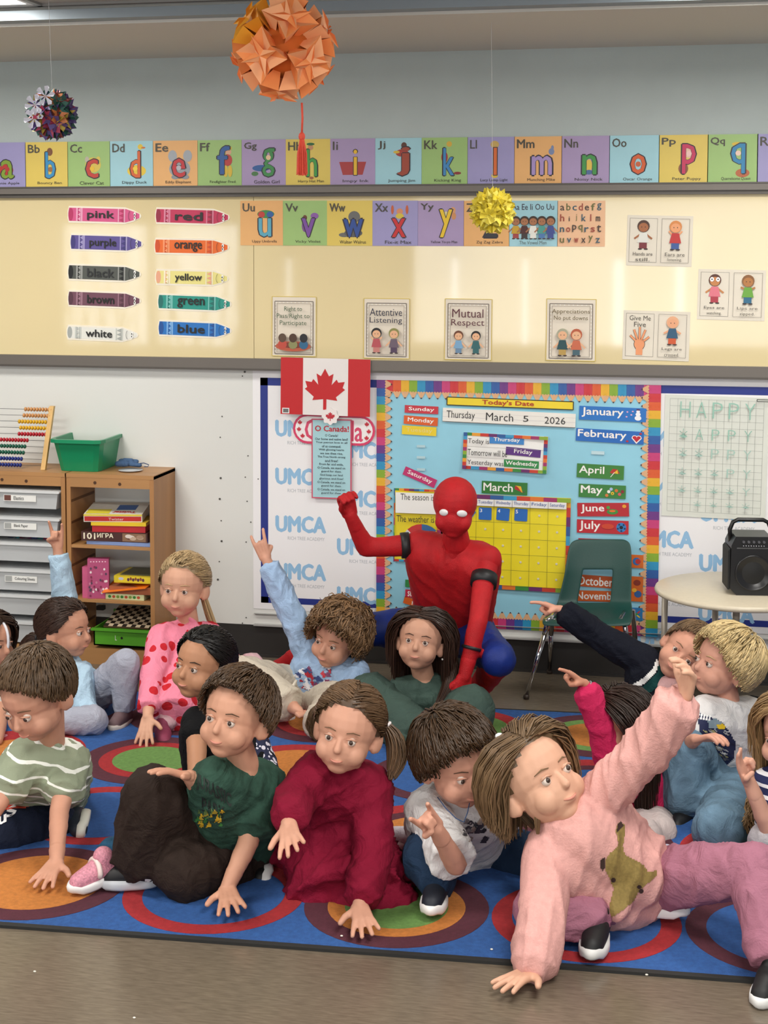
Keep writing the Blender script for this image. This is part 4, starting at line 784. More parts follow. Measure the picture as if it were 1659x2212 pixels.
# ================================================================ people: one continuous skin surface each, clothes and hair as children
def U(px, py, z):      # the photo point that sits z metres above the floor spot seen at (px, py)
    P = G(px, py)+V3(0, 0, z); v = P-CAM; k = v@FW; return (PXC+FOC*(v@RT)/k, PYC-FOC*(v@UP)/k, -P[1])
def nrm(v): v = np.array(v, float); return v/(np.linalg.norm(v)+1e-9)
_SPH = None
def sph(n=22, h=12):
    vs = [(0, 0, -1)]
    for i in range(1, h):
        t = math.pi*i/h
        for k in range(n): vs.append((math.sin(t)*math.cos(2*math.pi*k/n), math.sin(t)*math.sin(2*math.pi*k/n), -math.cos(t)))
    vs.append((0, 0, 1)); fs = [(0, 1+(k+1) % n, 1+k) for k in range(n)]
    for i in range(h-2):
        for k in range(n): a = 1+i*n; fs.append((a+k, a+(k+1) % n, a+n+(k+1) % n, a+n+k))
    a = 1+(h-2)*n; e = len(vs)-1; fs += [(a+k, a+(k+1) % n, e) for k in range(n)]
    return np.array(vs), fs
SV, SF = sph()
class Blob:       # union of rounded pieces, turned into one smooth skin by a voxel remesh
    def __init__(s): s.v = []; s.f = []; s.n = 0
    def _a(s, v, f): s.v.append(np.asarray(v, float)); s.f += [tuple(i+s.n for i in q) for q in f]; s.n += len(v); return s
    def ell(s, c, r, R=None):
        v = SV*np.array(r if hasattr(r, '__len__') else (r, r, r)); v = v@np.array(R).T if R is not None else v; return s._a(v+np.array(c), SF)
    def cap(s, a, b, ra, rb, flat=None):      # tapered capsule; flat=(ratio, axis) squashes it along an axis; 'cut' ends are flat
        a = np.array(a, float); b = np.array(b, float); t = nrm(b-a); n = 16; u = nrm(np.cross(t, (0, 0, 1) if abs(t[2]) < .9 else (1, 0, 0))); w = np.cross(t, u)
        if flat: ax = nrm(flat[1]); u = nrm(ax-t*(ax@t)); w = np.cross(t, u); fu = flat[0]
        else: fu = 1
        rings = []; 
        for q in (-1, -.92, -.7, -.38, 0): rings.append((a+t*q*ra, ra*math.sqrt(max(0, 1-q*q)) if q > -1 else ra*.12))
        for q in (0, .38, .7, .92, 1): rings.append((b+t*q*rb, rb*math.sqrt(max(0, 1-q*q)) if q < 1 else rb*.12))
        vs = []; an = [2*math.pi*k/n for k in range(n)]
        for c, r in rings: vs += [c+r*(fu*math.cos(x)*u+math.sin(x)*w) for x in an]
        fs = [(i*n+k, i*n+(k+1) % n, (i+1)*n+(k+1) % n, (i+1)*n+k) for i in range(len(rings)-1) for k in range(n)]
        fs += [tuple(range(n-1, -1, -1)), tuple((len(rings)-1)*n+k for k in range(n))]; return s._a(vs, fs)
    def cone(s, a, b, ra, rb, flat=None):     # flat-ended
        a = np.array(a, float); b = np.array(b, float); t = nrm(b-a); n = 18; u = nrm(np.cross(t, (0, 0, 1) if abs(t[2]) < .9 else (1, 0, 0))); w = np.cross(t, u); fu = 1
        if flat: ax = nrm(flat[1]); u = nrm(ax-t*(ax@t)); w = np.cross(t, u); fu = flat[0]
        an = [2*math.pi*k/n for k in range(n)]; vs = [a+ra*(fu*math.cos(x)*u+math.sin(x)*w) for x in an]+[b+rb*(fu*math.cos(x)*u+math.sin(x)*w) for x in an]
        return s._a(vs, [(k, (k+1) % n, n+(k+1) % n, n+k) for k in range(n)]+[tuple(range(n-1, -1, -1)), tuple(range(n, 2*n))])
    def chain(s, pts, rs):
        for i in range(len(pts)-1): s.cap(pts[i], pts[i+1], rs[i], rs[i+1])
        return s
    def mesh(s, voxel, smooth=3, factor=.5):
        me = bpy.data.meshes.new('b'); me.from_pydata(np.concatenate(s.v).tolist(), [], s.f); o = bpy.data.objects.new('b', me); COL.objects.link(o)
        m = o.modifiers.new('r', 'REMESH'); m.mode = 'VOXEL'; m.voxel_size = voxel
        if smooth: m = o.modifiers.new('s', 'SMOOTH'); m.iterations = smooth; m.factor = factor
        dg = bpy.context.evaluated_depsgraph_get(); ev = o.evaluated_get(dg); em = ev.to_mesh(); nv = len(em.vertices)
        co = np.empty(nv*3, np.float32); em.vertices.foreach_get('co', co); no = np.empty(nv*3, np.float32); em.vertices.foreach_get('normal', no)
        npoly = len(em.polygons); li = np.empty(len(em.loops), np.int32); em.loops.foreach_get('vertex_index', li); ls = np.empty(npoly, np.int32); em.polygons.foreach_get('loop_start', ls)
        ev.to_mesh_clear(); bpy.data.objects.remove(o); bpy.data.meshes.remove(me)
        return co.reshape(-1, 3).astype(float), no.reshape(-1, 3).astype(float), li, ls
def mk(name, parts, mat, parent, smooth=True):
    vs = []; li = []; ls = []; nv = 0; nl = 0
    for co, no, l, s_ in parts: vs.append(co); li.append(l+nv); ls.append(s_+nl); nv += len(co); nl += len(l)
    vs = np.concatenate(vs); li = np.concatenate(li); ls = np.concatenate(ls); me = bpy.data.meshes.new(name)
    me.vertices.add(nv); me.vertices.foreach_set('co', vs.astype(np.float32).ravel()); me.loops.add(nl); me.loops.foreach_set('vertex_index', li.astype(np.int32)); me.polygons.add(len(ls)); me.polygons.foreach_set('loop_start', ls.astype(np.int32))
    me.update(calc_edges=True); me.validate(); me.polygons.foreach_set('use_smooth', [True]*len(me.polygons)); me.materials.append(mat)
    o = bpy.data.objects.new(name, me); COL.objects.link(o); o.parent = parent; return o
def to_loc(parts, org): return [(co-org, no, l, s_) for co, no, l, s_ in parts]
# cheap vectorised fold noise: sum of ridged sines in warped coordinates
def folds(co, no, amp, f=46, seed=0, dirn=None):
    r = np.random.RandomState(seed); d = np.zeros(len(co)); w = np.zeros_like(co)
    for k in range(4):
        q = r.normal(size=3)*5; w += .02*np.sin(co@q+r.rand()*6)[:, None]*r.normal(size=3)
    p = co+w
    for k in range(7):
        q = r.normal(size=3); q[2] *= .6; q = q/np.linalg.norm(q)*f*(.7+.9*r.rand()); m = .5+.5*np.sin(p@(r.normal(size=3)*6)+r.rand()*6)
        s = 1-np.abs(np.sin(p@q*.9+r.rand()*6)); d += (s**2.2-.25)*m
    return co+no*(d*amp/2.0)[:, None]
def rotm(yaw, pitch, roll):   # local face looks along -y; yaw>0 turns to image right, pitch>0 looks up, roll>0 tips the crown to image right
    Y = Matrix.Rotation(math.radians(yaw), 3, 'Z'); P = Matrix.Rotation(math.radians(-pitch), 3, 'X'); R_ = Matrix.Rotation(math.radians(roll), 3, 'Y')
    return np.array(R_@Y@P)
def scalp_thr(phi):   # phi 0 at the face, pi at the back -> lowest z (unit sphere) that carries hair
    return np.interp(np.abs(phi), [0, .55, .95, 1.25, 1.5, 1.9, 3.15], [.60, .52, .22, -.10, -.25, -.50, -.62])
def hand(B, w, tip, nr, thumb, s, pose):
    # w wrist, tip direction point, nr palm normal (towards where fingers curl), thumb +1/-1 side
    d = nrm(np.array(tip)-w); nr = nrm(np.array(nr)-d*(np.array(nr)@d)); x = np.cross(nr, d)*thumb   # x points to thumb side
    L = .052*s; pw = .021*s; pal0 = w+d*.004*s
    for k in (-1, -.35, .35, 1):
        B.cap(pal0+x*pw*k*.62, pal0+d*L+x*pw*k*.92, .0105*s, .0085*s)
    ln = {1: .050, .35: .056, -.35: .052, -1: .040}
    for i, k in enumerate((1, .35, -.35, -1)):
        fl = ln[k]*s; sp = {'spread': .24, 'flat': .17, 'relax': .06, 'point': .04, 'horns': .10, 'two': .0, 'fist': 0, 'pinch': .03, 'claw': .15}[pose]*k
        dd = nrm(d+x*sp*1.2); ext = pose in ('spread', 'flat') or (pose == 'point' and i == 0) or (pose == 'horns' and i in (0, 3)) or (pose == 'two' and i in (0, 1))
        c = (2, 4, 4) if pose == 'spread' else (8, 10, 8) if ext else {'relax': (22, 25, 20), 'pinch': (45, 45, 30), 'claw': (30, 35, 25)}.get(pose, (75, 90, 50))
        p = pal0+d*L*(1.0-.06*abs(k))+x*pw*k*.98; ang = 0; r = .0074*s
        for q, fr in enumerate((.42, .32, .26)):
            ang += math.radians(c[q]); v = dd*math.cos(ang)+nr*math.sin(ang); p2 = p+v*fl*fr; B.cap(p, p2, r, r*.92); r *= .92; p = p2
    tb = pal0+d*.010*s+x*pw*.9
    if pose in ('spread', 'flat', 'claw'): tv = nrm(d*.55+x*.85+nr*.1); tv2 = nrm(d*.75+x*.6+nr*.1)
    elif pose == 'pinch': tv = nrm(d*.75+x*.25+nr*.6); tv2 = nrm(d*.8+nr*.5-x*.1)
    elif pose == 'relax': tv = nrm(d*.75+x*.55+nr*.3); tv2 = nrm(d+nr*.3)
    else: tv = nrm(d*.6+x*.35+nr*.65); tv2 = nrm(d*.35-x*.75+nr*.55)
    p1 = tb+tv*.026*s; p2 = p1+tv2*.022*s; B.cap(tb-x*.004*s, p1, .0105*s, .0085*s); B.cap(p1, p2, .0085*s, .0074*s)
HAIRM = {}
def hairmat(c):
    if c in HAIRM: return HAIRM[c]
    m = bpy.data.materials.new('hair_'+c); m.use_nodes = True; nt = m.node_tree; b = nt.nodes['Principled BSDF']; at = nt.nodes.new('ShaderNodeAttribute'); at.attribute_name = 'tone'
    mx = nt.nodes.new('ShaderNodeVectorMath'); mx.operation = 'SCALE'; mx.inputs[0].default_value = lin(c)[:3]; nt.links.new(at.outputs['Fac'], mx.inputs['Scale']); nt.links.new(mx.outputs[0], b.inputs['Base Color'])
    b.inputs['Roughness'].default_value = .42; b.inputs['Specular IOR Level'].default_value = .45; HAIRM[c] = m; return m
def strands_mesh(name, P, rad, tone, mat, parent, n=4):
    # P: N x K x 3 paths; rad: N x K; one mesh of tapered locks
    N, K, _ = P.shape; T = np.empty_like(P); T[:, 1:-1] = P[:, 2:]-P[:, :-2]; T[:, 0] = P[:, 1]-P[:, 0]; T[:, -1] = P[:, -1]-P[:, -2]; T /= np.linalg.norm(T, axis=2, keepdims=True)+1e-9
    ref = np.zeros_like(T); ref[..., 0] = .37; ref[..., 1] = .81; ref[..., 2] = .45; U = np.cross(T, ref); U /= np.linalg.norm(U, axis=2, keepdims=True)+1e-9; Wv = np.cross(T, U)
    an = np.arange(n)*2*np.pi/n; V = P[:, :, None, :]+rad[:, :, None, None]*(np.cos(an)[None, None, :, None]*U[:, :, None, :]+np.sin(an)[None, None, :, None]*Wv[:, :, None, :]); V = V.reshape(-1, 3)
    i, k, a = np.meshgrid(np.arange(N), np.arange(K-1), np.arange(n), indexing='ij'); b0 = (i*K+k)*n; F = np.stack([b0+a, b0+(a+1) % n, b0+n+(a+1) % n, b0+n+a], -1).reshape(-1, 4)
    me = bpy.data.meshes.new(name); me.vertices.add(len(V)); me.vertices.foreach_set('co', V.astype(np.float32).ravel()); me.loops.add(F.size); me.loops.foreach_set('vertex_index', F.astype(np.int32).ravel()); me.polygons.add(len(F)); me.polygons.foreach_set('loop_start', (np.arange(len(F))*4).astype(np.int32))
    me.update(calc_edges=True); at = me.attributes.new('tone', 'FLOAT', 'POINT'); at.data.foreach_set('value', np.repeat(tone, K*n).astype(np.float32)); me.polygons.foreach_set('use_smooth', [True]*len(F)); me.materials.append(mat)
    o = bpy.data.objects.new(name, me); COL.objects.link(o); o.parent = parent; return o
def ell_surface(d, A, Cn): return d*A+Cn
def build_hair(parent, hc, Rm, s, H, seed, org, ctr):
    rng = np.random.RandomState(seed); A = np.array([.080, .097, .088])*s; Cn = np.array([0, .012, .026])*s; kind = H.get('kind', 'short'); mat = hairmat(hc); dens = int(H.get('n', 420)*2.9)
    N = dens; d = []
    while len(d) < N:
        q = rng.normal(size=3); q /= np.linalg.norm(q); phi = math.atan2(q[0], -q[1])
        if q[2] > scalp_thr(phi)+.02-H.get('fringe', 0)*(abs(phi) < 1): d.append(q)
    d = np.array(d); K = 6; P = np.zeros((N, K, 3)); vol = H.get('vol', .006)*s
    toloc = lambda p: Rm.T@(np.array(p)-ctr)     # world -> head local
    if kind == 'short': whorl = nrm([H.get('whorl', .1), .45, .9]); step = H.get('len', .05)*s/K
    px = H.get('part', 0.0)
    ties = [toloc(D(*t_)) for t_ in H.get('ties', [])]; tdir = np.array([nrm((t_-Cn)/A) for t_ in ties]) if ties else None
    cur = d.copy(); jit = rng.normal(size=(N, 3))*H.get('mess', .12); dn = Rm.T@np.array([0, 0, -1.])
    stopk = rng.randint(3, K+1, N) if kind == 'short' else np.full(N, K); pos = d*A+Cn
    for k in range(K):
        lift = 1+(vol*math.sin(min(1, (k+1)/K*1.6)*math.pi/2)+.002)/.09
        if kind in ('short',):
            P[:, k] = cur*A*lift*(1+.05*H.get('mess', .12)*rng.normal(size=(N, 1))*k/K*2)+Cn; fl = cur-whorl[None]; fl = fl-(fl*cur).sum(1)[:, None]*cur; fl /= np.linalg.norm(fl, axis=1)[:, None]+1e-6; fl += jit; phi_ = np.arctan2(cur[:, 0], -cur[:, 1]); go = (cur[:, 2] > scalp_thr(phi_)-H.get('over', -.01))[:, None]*(stopk > k)[:, None]; cur = cur+fl*go*step/.088; cur /= np.linalg.norm(cur, axis=1)[:, None]
        elif kind == 'tied':
            dist = np.linalg.norm(d[:, None]-tdir[None], axis=2); near = dist.argmin(1)
            if len(ties) == 2: near = np.where((d-0)@(tdir[0]-tdir[1]) > 0, 0, 1)
            tgt = tdir[near]; t = k/(K-1); c2 = d*(1-t)+tgt*t; c2 /= np.linalg.norm(c2, axis=1)[:, None]; P[:, k] = c2*A*(1.03+.012*rng.normal(size=(N, 1))*(1-t)+vol*8*np.sin(np.pi*t))+Cn
            if k == K-1: P[:, k] = np.array(ties)[near]
        else:    # long loose hair from a parting, hanging down
            side = np.where(d[:, 0] > px, 1., -1.); L = H.get('hang', .3)*s*(1+.15*rng.normal(size=N))*.5
            if k == 0: pos = d*A*1.03+Cn; vel = np.zeros((N, 3))
            P[:, k] = pos
            u = (pos-Cn)/A; un = u/(np.linalg.norm(u, axis=1)[:, None]); sd = np.stack([side*1.2, np.full(N, H.get('back', .35)), np.zeros(N)], 1)
            g = dn[None]+sd*np.clip(un[:, 2:3]+.1, 0, 1); tg = g-(g*un).sum(1)[:, None]*un*(un@np.array([0, 0, 1.]) > -.25)[:, None]; tg /= np.linalg.norm(tg, axis=1)[:, None]+1e-6
            rem = np.where(un[:, 2] > -.2, .045*s, L/4.); pos = pos+tg*rem[:, None]+jit*.05*s*.3*(k > 3); u = (pos-Cn)/A; ln = np.linalg.norm(u, axis=1)[:, None]; pos = np.where((ln < 1.05), u/ln*1.06*A+Cn, pos)
            # keep strands off the face
            fr = (pos[:, 1] < -.03*s) & (pos[:, 2] < .045*s); pos[fr, 0] = np.sign(pos[fr, 0]+1e-9)*np.maximum(np.abs(pos[fr, 0]), .072*s); pos[fr, 1] += .012*s
    Pw = P@Rm.T+ctr-org; r0 = H.get('r', .0052)*s*.42; rad = r0*(1-.65*np.linspace(0, 1, K)[None]**2)*(.7+.6*rng.rand(N, 1)); tone = .62+.55*rng.rand(N)
    cap = Blob()
    n1, n2 = 28, 18; vs = []; fs = []
    for i in range(n2+1):
        th = math.pi*i/n2
        for k in range(n1):
            ph = 2*math.pi*k/n1-math.pi; q = np.array([math.sin(th)*math.sin(ph), -math.sin(th)*math.cos(ph), math.cos(th)]); on = q[2] > scalp_thr(ph)-.02; vs.append(q*A*(1.02 if on else .80)+Cn)
    fs = [(i*n1+k, i*n1+(k+1) % n1, (i+1)*n1+(k+1) % n1, (i+1)*n1+k) for i in range(n2) for k in range(n1)]
    o = strands_mesh('hair', Pw, rad, tone, mat, parent, 3)
    V = np.array(vs)@Rm.T+ctr-org; me = bpy.data.meshes.new('scalp_hair'); me.from_pydata(V.tolist(), [], fs); at = me.attributes.new('tone', 'FLOAT', 'POINT'); at.data.foreach_set('value', np.full(len(V), .6, np.float32)); me.polygons.foreach_set('use_smooth', [True]*len(fs)); me.materials.append(mat); me.update()
    c = bpy.data.objects.new('scalp_hair', me); COL.objects.link(c); c.parent = o
    for ti, tail in enumerate(H.get('tails', [])):     # ponytails / long locks along a pixel path: [(px,py,Y,r)...]
        pts = np.array([D(*t_[:3]) for t_ in tail]); rs = np.array([t_[3] for t_ in tail]); nS = 420; K2 = 9; tt = np.linspace(0, len(pts)-1, K2); Cc = np.array([[np.interp(x, range(len(pts)), pts[:, j]) for j in range(3)] for x in tt]); Rr = np.interp(tt, range(len(pts)), rs)
        for _ in range(2): Cc[1:-1] = (Cc[:-2]+2*Cc[1:-1]+Cc[2:])/4
        off = rng.normal(size=(nS, 3)); off /= np.linalg.norm(off, axis=1)[:, None]; off *= rng.rand(nS, 1)**.4; lenj = .85+.15*rng.rand(nS)
        Pt = np.zeros((nS, K2, 3))
        for k in range(K2):
            wav = H.get('wave', .0)*np.stack([np.sin(k*1.7+off[:, 0]*5), np.cos(k*1.3+off[:, 1]*5), 0*off[:, 0]], 1)
            Pt[:, k] = Cc[k]+off*Rr[k]+wav
        Pt = Pt[:, :1]+(Pt-Pt[:, :1])*lenj[:, None, None]
        strands_mesh('ponytail' if kind == 'tied' else 'hair_lock', Pt-org, (.0024*s*(1-.5*np.linspace(0, 1, K2)[None]**3))*(.7+.6*rng.rand(nS, 1)), .6+.6*rng.rand(nS), mat, parent, 3)
        if kind == 'tied':
            b = MB(); q = Cc[0]-org; n_ = nrm(Cc[1]-Cc[0]); u = nrm(np.cross(n_, (0.3, .2, 1))); w = np.cross(n_, u); rr_ = Rr[0]*1.05; b.tube([q+rr_*(math.cos(a)*u+math.sin(a)*w) for a in np.linspace(0, 2*math.pi, 13)], .004*s, M(H.get('tiecol', '202024'), .5), 6); b.build('hair_tie', parent, True)
SKIN = {}
def skin(c): c = ''.join('%02x' % int(int(c[i:i+2], 16)*f) for i, f in ((0, .93), (2, .91), (4, .91))); return M(c, .55, var=.05, vscale=14, bump=.05, bscale=300, spec=.35, name='skin '+c)
def person(label, J, s=1.0, skinc='dca584', hs=1.0, hairc='5a4230', H={}, face=True, hands=(), shirt=None, trousers=None, extra=(), shoes=(), feet=True, seed=1, name='person', neckr=.034, torso=1.0, group=None):
    hx, hy, hY, yaw, pitch, roll = J['head']; ctr = D(hx, hy, hY); P = {k: D(*v) for k, v in J.items() if k != 'head'}
    Rm = rotm(yaw+11.5, pitch, roll)
    org = (P['ha']+P['hb'])/2; org = V3(org[0], org[1], 0); root = empty(name, org, label, 'person', group); h = s*hs
    lo = lambda x, y, z: ctr+Rm@(np.array([x, y, z])*h)
    F = Blob()      # fine part: head, neck and hands
    F.ell(lo(0, .010, .026), np.array([.074, .090, .080])*h, Rm); F.ell(lo(0, -.020, -.026), np.array([.061, .062, .060])*h, Rm); F.ell(lo(0, -.040, -.068), np.array([.027, .026, .020])*h, Rm)
    for q in (-1, 1):
        F.ell(lo(q*.031, -.047, -.034), .028*h)
        if face: F.ell(lo(q*.076, .012, -.010), np.array([.007, .017, .026])*h, Rm@rotm(-22*q, 0, 0)); F.ell(lo(q*.068, .008, -.022), np.array([.010, .012, .016])*h, Rm)
    if face is True:
        F.cap(lo(0, -.074, .002), lo(0, -.0855, -.022), .006*h, .0095*h); F.ell(lo(0, -.070, -.050), np.array([.018, .011, .009])*h, Rm)
    nk = P['nk']; F.cap(lo(0, .018, -.045), nk, .036*h, neckr*1.1*s); F.cap(nk, (P['sa']+P['sb'])/2+(0, 0, -.02*s), .037*s, .05*s)
    hd = {}
    for side, pose, nr, th in hands:
        w, t = P['w'+side], P['t'+side]; F.cap(w+nrm(P['e'+side]-w)*.045*s, w, .0225*s, .0182*s); F.cap(w, w+nrm(t-w)*.012*s, .0175*s, .0165*s, flat=(.8, nr)); hand(F, w, t, nr, th, s*1.02, pose)
    B = Blob(); sa, sb, ha, hb = P['sa'], P['sb'], P['ha'], P['hb']; up = nrm((sa+sb)/2-(ha+hb)/2)
    B.cap(sa, sb, .040*s, .040*s)
    for t in (.22, .5, .78): B.cap(sa*(1-t)+sb*t-up*.035*s, ha*(1-t)+hb*t, .066*s*torso, .072*s*torso)
    B.cap(ha, hb, .075*s, .075*s); B.cap(nk, (sa+sb)/2-up*.03*s, .034*s, .05*s)
    lr = {}
    for q in 'ab':
        B.cap(P['s'+q], P['e'+q], .036*s, .028*s); B.cap(P['e'+q], P['w'+q], .029*s, .0205*s); m = P['e'+q]*.7+P['w'+q]*.3; B.ell(m, .0285*s)
        B.cap(P['h'+q], P['k'+q], .066*s, .043*s); B.cap(P['k'+q], P['a'+q], .043*s, .027*s); B.ell(P['k'+q]*.7+P['a'+q]*.3, .040*s)
        if feet and 'f'+q in P and not [1 for z in shoes if z[0] == q]: 
            B.cap(P['a'+q], P['f'+q], .026*s, .017*s); sd = nrm(np.cross(P['f'+q]-P['a'+q], (0, 0, 1)))
            for k in range(5): F.cap(P['f'+q]+sd*.009*s*(k-2), P['f'+q]+sd*.010*s*(k-2)+nrm(P['f'+q]-P['a'+q])*.020*s, .0078*s, .0068*s)
    sk = skin(skinc)
    body = mk('body', to_loc([F.mesh(.0041*max(1, s*.8), 2, .45), B.mesh(.0115*s, 3)], org), sk, root)
    if face is True:
        for q in (-1, 1):
            e = lo(q*.027, -.0705, .000)-org; b = MB(); b.ball((0, 0, 0), .0098*h, M('d9cbc0', .35), 12); o = b.build('eye', root, True); o.location = e
            b = MB(); b.ball((0, 0, 0), .0058*h, M('3c2c24', .25), 10); i_ = b.build('iris', o, True); i_.location = Rm@(np.array([0, -.0058, .0])*h)
            b = MB(); b.tube([lo(q*.013, -.0790, .019)-org, lo(q*.028, -.0765, .0225)-org, lo(q*.043, -.066, .018)-org], [.0010*h, .0016*h, .0008*h], M(hairc, .8), 5); b.build('eyebrow', root, True)
            b = MB(); b.tube([lo(q*.015, -.0780, .005)-org, lo(q*.027, -.0800, .0085)-org, lo(q*.039, -.0725, .005)-org], .0022*h, sk, 6); b.build('eyelid', root, True)
        b = MB(); b.tube([lo(x*.016, -.0818+.005*x*x, -.0505+.004*x*x)-org for x in (-1, -.6, -.2, .2, .6, 1)], [.0008*h, .0022*h, .0028*h, .0028*h, .0022*h, .0008*h], M('c98674', .5), 6); b.build('lips', root, True)
    if H: build_hair(root, hairc, Rm, h, H, seed, org, ctr)
    out = {'root': root, 'body': body, 'P': P, 'org': org, 'lo': lo, 'Rm': Rm}
    def limb(Bl, a, b_, c, ra, rb, rc, end):   # garment tube along a two-bone limb until end (0..2), flat open end
        if end <= 1: e = a+(b_-a)*end; Bl.cap(a, a+(e-a)*.75, ra, ra*.6+rb*.4); Bl.cone(a, e, ra*.95, ra*.35+rb*.75)
        else:
            Bl.cap(a, b_, ra, rb); e = b_+(c-b_)*(end-1); Bl.cap(b_, b_+(e-b_)*.8, rb, rb*.4+rc*.6); Bl.cone(b_, e, rb*.95, rc)
    if shirt:
        S = Blob(); t = shirt.get('t', .012)*s; g = shirt.get('sl', (2, 2)); lw = shirt.get('loose', 1.0)
        S.cap(sa, sb, .040*s+t, .040*s+t)
        low = shirt.get('low', .95)
        for tt in (.15, .5, .85): S.cap(sa*(1-tt)+sb*tt-up*.035*s, (ha*(1-tt)+hb*tt)*low+(sa*(1-tt)+sb*tt)*(1-low), .070*s*torso+t, .076*s*torso*lw+t)
        for i, q in enumerate('ab'):
            if g[i]: limb(S, P['s'+q], P['e'+q], P['w'+q], .041*s+t, .032*s*lw+t, .024*s*shirt.get('cuff', 1.0)+t*.8, g[i])
        if shirt.get('collar', 1): S.cone(nk*.45+(sa+sb)/2*.55, nk*.9+(sa+sb)/2*.1-nrm(ctr-nk)*.014*s, .064*s, .050*s)
        for e in shirt.get('add', []): getattr(S, e[0])(*e[1:])
        pt = list(S.mesh(.0068*s, 4)); pt[0] = folds(pt[0], pt[1], shirt.get('fold', .006)*s, seed=seed); o = mk(shirt.get('name', 'shirt'), to_loc([pt], org), shirt['mat'], root); out['shirt'] = o
        if shirt.get('lab'): o['label'] = shirt['lab']
    if trousers:
        S = Blob(); t = trousers.get('t', .012)*s; g = trousers.get('end', (2, 2)); lw = trousers.get('loose', 1.0)
        S.cap(ha, hb, .080*s+t, .080*s+t); S.cap((ha+hb)/2, (ha+hb)/2+up*.05*s, .085*s+t, .078*s+t)
        for i, q in enumerate('ab'): limb(S, P['h'+q], P['k'+q], P['a'+q], .070*s+t, .046*s*lw+t, .034*s*trousers.get('hem', 1.0)+t, g[i]-.02)
        for e in trousers.get('add', []): getattr(S, e[0])(*e[1:])
        pt = list(S.mesh(.0078*s, 4)); pt[0] = folds(pt[0], pt[1], trousers.get('fold', .007)*s, f=38, seed=seed+50); o = mk(trousers.get('name', 'trousers'), to_loc([pt], org), trousers['mat'], root); out['trousers'] = o
    for i, e in enumerate(extra):    # extra garment blobs: (name, mat, fold, voxel, [prims])
        S = Blob(); [getattr(S, q[0])(*q[1:]) for q in e[4]]; pt = list(S.mesh(e[3], 4)); pt[0] = folds(pt[0], pt[1], e[2], seed=seed+9+i, f=e[5] if len(e) > 5 else 46); out[e[0]] = mk(e[0], to_loc([pt], org), e[1], root)
    for z in shoes:
        q, up_c, sole_c = z[0], z[1], z[2]; o = shoe(root, org, P['a'+q], P['f'+q], s, up_c, sole_c, z[3] if len(z) > 3 else (0, 0, 1)); out['shoe_'+q] = o
    return out
def shoe(root, org, an, toe, s, upc, solc, upv=(0, 0, 1), name='shoe'):
    f = nrm(toe-an); u = np.array(upv, float); f = nrm(f-u*(f@u)) if abs(f@nrm(u)) < .95 else f; u = nrm(u-f*(u@f)); x = np.cross(f, u); L = .168*s*1.02; c = an-f*.045*s-u*.052*s
    def q(a, b, h): return c+f*a*s+x*b*s+u*h*s
    B = Blob(); B.cap(q(.030, 0, .034), q(.075, 0, .034), .030*s, .031*s); B.cap(q(.075, 0, .032), q(.128, 0, .022), .031*s, .026*s); B.cap(q(.034, 0, .035), q(.050, 0, .066), .029*s, .028*s); B.ell(q(.026, 0, .03), .028*s)
    pt = B.mesh(.0045*s, 3); o = mk(name, to_loc([pt], org), upc, root)
    b = MB(); n = 22; prof = []
    for k in range(n):
        a = 2*math.pi*k/n; ca_, sa_ = math.cos(a), math.sin(a); wdt = .034+.005*ca_ if ca_ > 0 else .031; prof.append((.078+.084*ca_, wdt*sa_*(1-.18*max(0, ca_)**4)))
    rows_ = [(.92, -.004), (1.0, .002), (1.02, .012), (.97, .021)]; vs = []
    for sc, hh in rows_: vs += [q(.078+(p[0]-.078)*sc, p[1]*sc, hh+(.006 if p[0] > .14 else 0)) - org for p in prof]
    fs = [(i*n+k, i*n+(k+1) % n, (i+1)*n+(k+1) % n, (i+1)*n+k) for i in range(3) for k in range(n)]+[tuple(range(n-1, -1, -1)), tuple(3*n+k for k in range(n))]
    b.add(vs, fs, solc); b.build('sole', o, True); return o
from mathutils.bvhtree import BVHTree
def decal(tgt, poly, mat, name='print', off=.003, parent=None, step=3, mb=None, build=True, org=None):
    """lay a printed shape (outline in photo pixels) on the cloth surface of tgt; it follows the folds"""
    me = tgt.data; mw = tgt.matrix_world if 0 else Matrix.Translation(tgt.parent.location); inv = mw.inverted()
    if 'bvh' not in BV or BV['bvh'][0] != tgt.name: BV['bvh'] = (tgt.name, BVHTree.FromPolygons([v.co[:] for v in me.vertices], [p.vertices[:] for p in me.polygons]))
    t = BV['bvh'][1]; poly = np.array(poly, float); x0, y0 = poly.min(0); x1, y1 = poly.max(0)
    def inside(x, y):
        c = False; j = len(poly)-1
        for i in range(len(poly)):
            if (poly[i][1] > y) != (poly[j][1] > y) and x < (poly[j][0]-poly[i][0])*(y-poly[i][1])/(poly[j][1]-poly[i][1])+poly[i][0]: c = not c
            j = i
        return c
    nx = int((x1-x0)/step)+2; ny = int((y1-y0)/step)+2; vid = {}; vs = []; fs = []
    def vert(i, j):
        if (i, j) in vid: return vid[(i, j)]
        px, py = x0+i*step, y0+j*step; d = nrm(ray(px, py)); o = inv@Vector(CAM); h_, n_, _, _ = t.ray_cast(o, Vector(d)); vid[(i, j)] = None
        if h_ is not None: vid[(i, j)] = len(vs); vs.append(np.array(h_)-d*off)
        return vid[(i, j)]
    for i in range(nx):
        for j in range(ny):
            if inside(x0+(i+.5)*step, y0+(j+.5)*step):
                q = [vert(i, j), vert(i+1, j), vert(i+1, j+1), vert(i, j+1)]
                if None not in q and max(np.linalg.norm(vs[q[0]]-vs[q[k]]) for k in (1, 2, 3)) < .03: fs.append(tuple(q))
    b = mb or MB()
    if vs: b.add(vs, fs, mat)
    if mb is None and vs: return b.build(name, tgt, True)
BV = {}
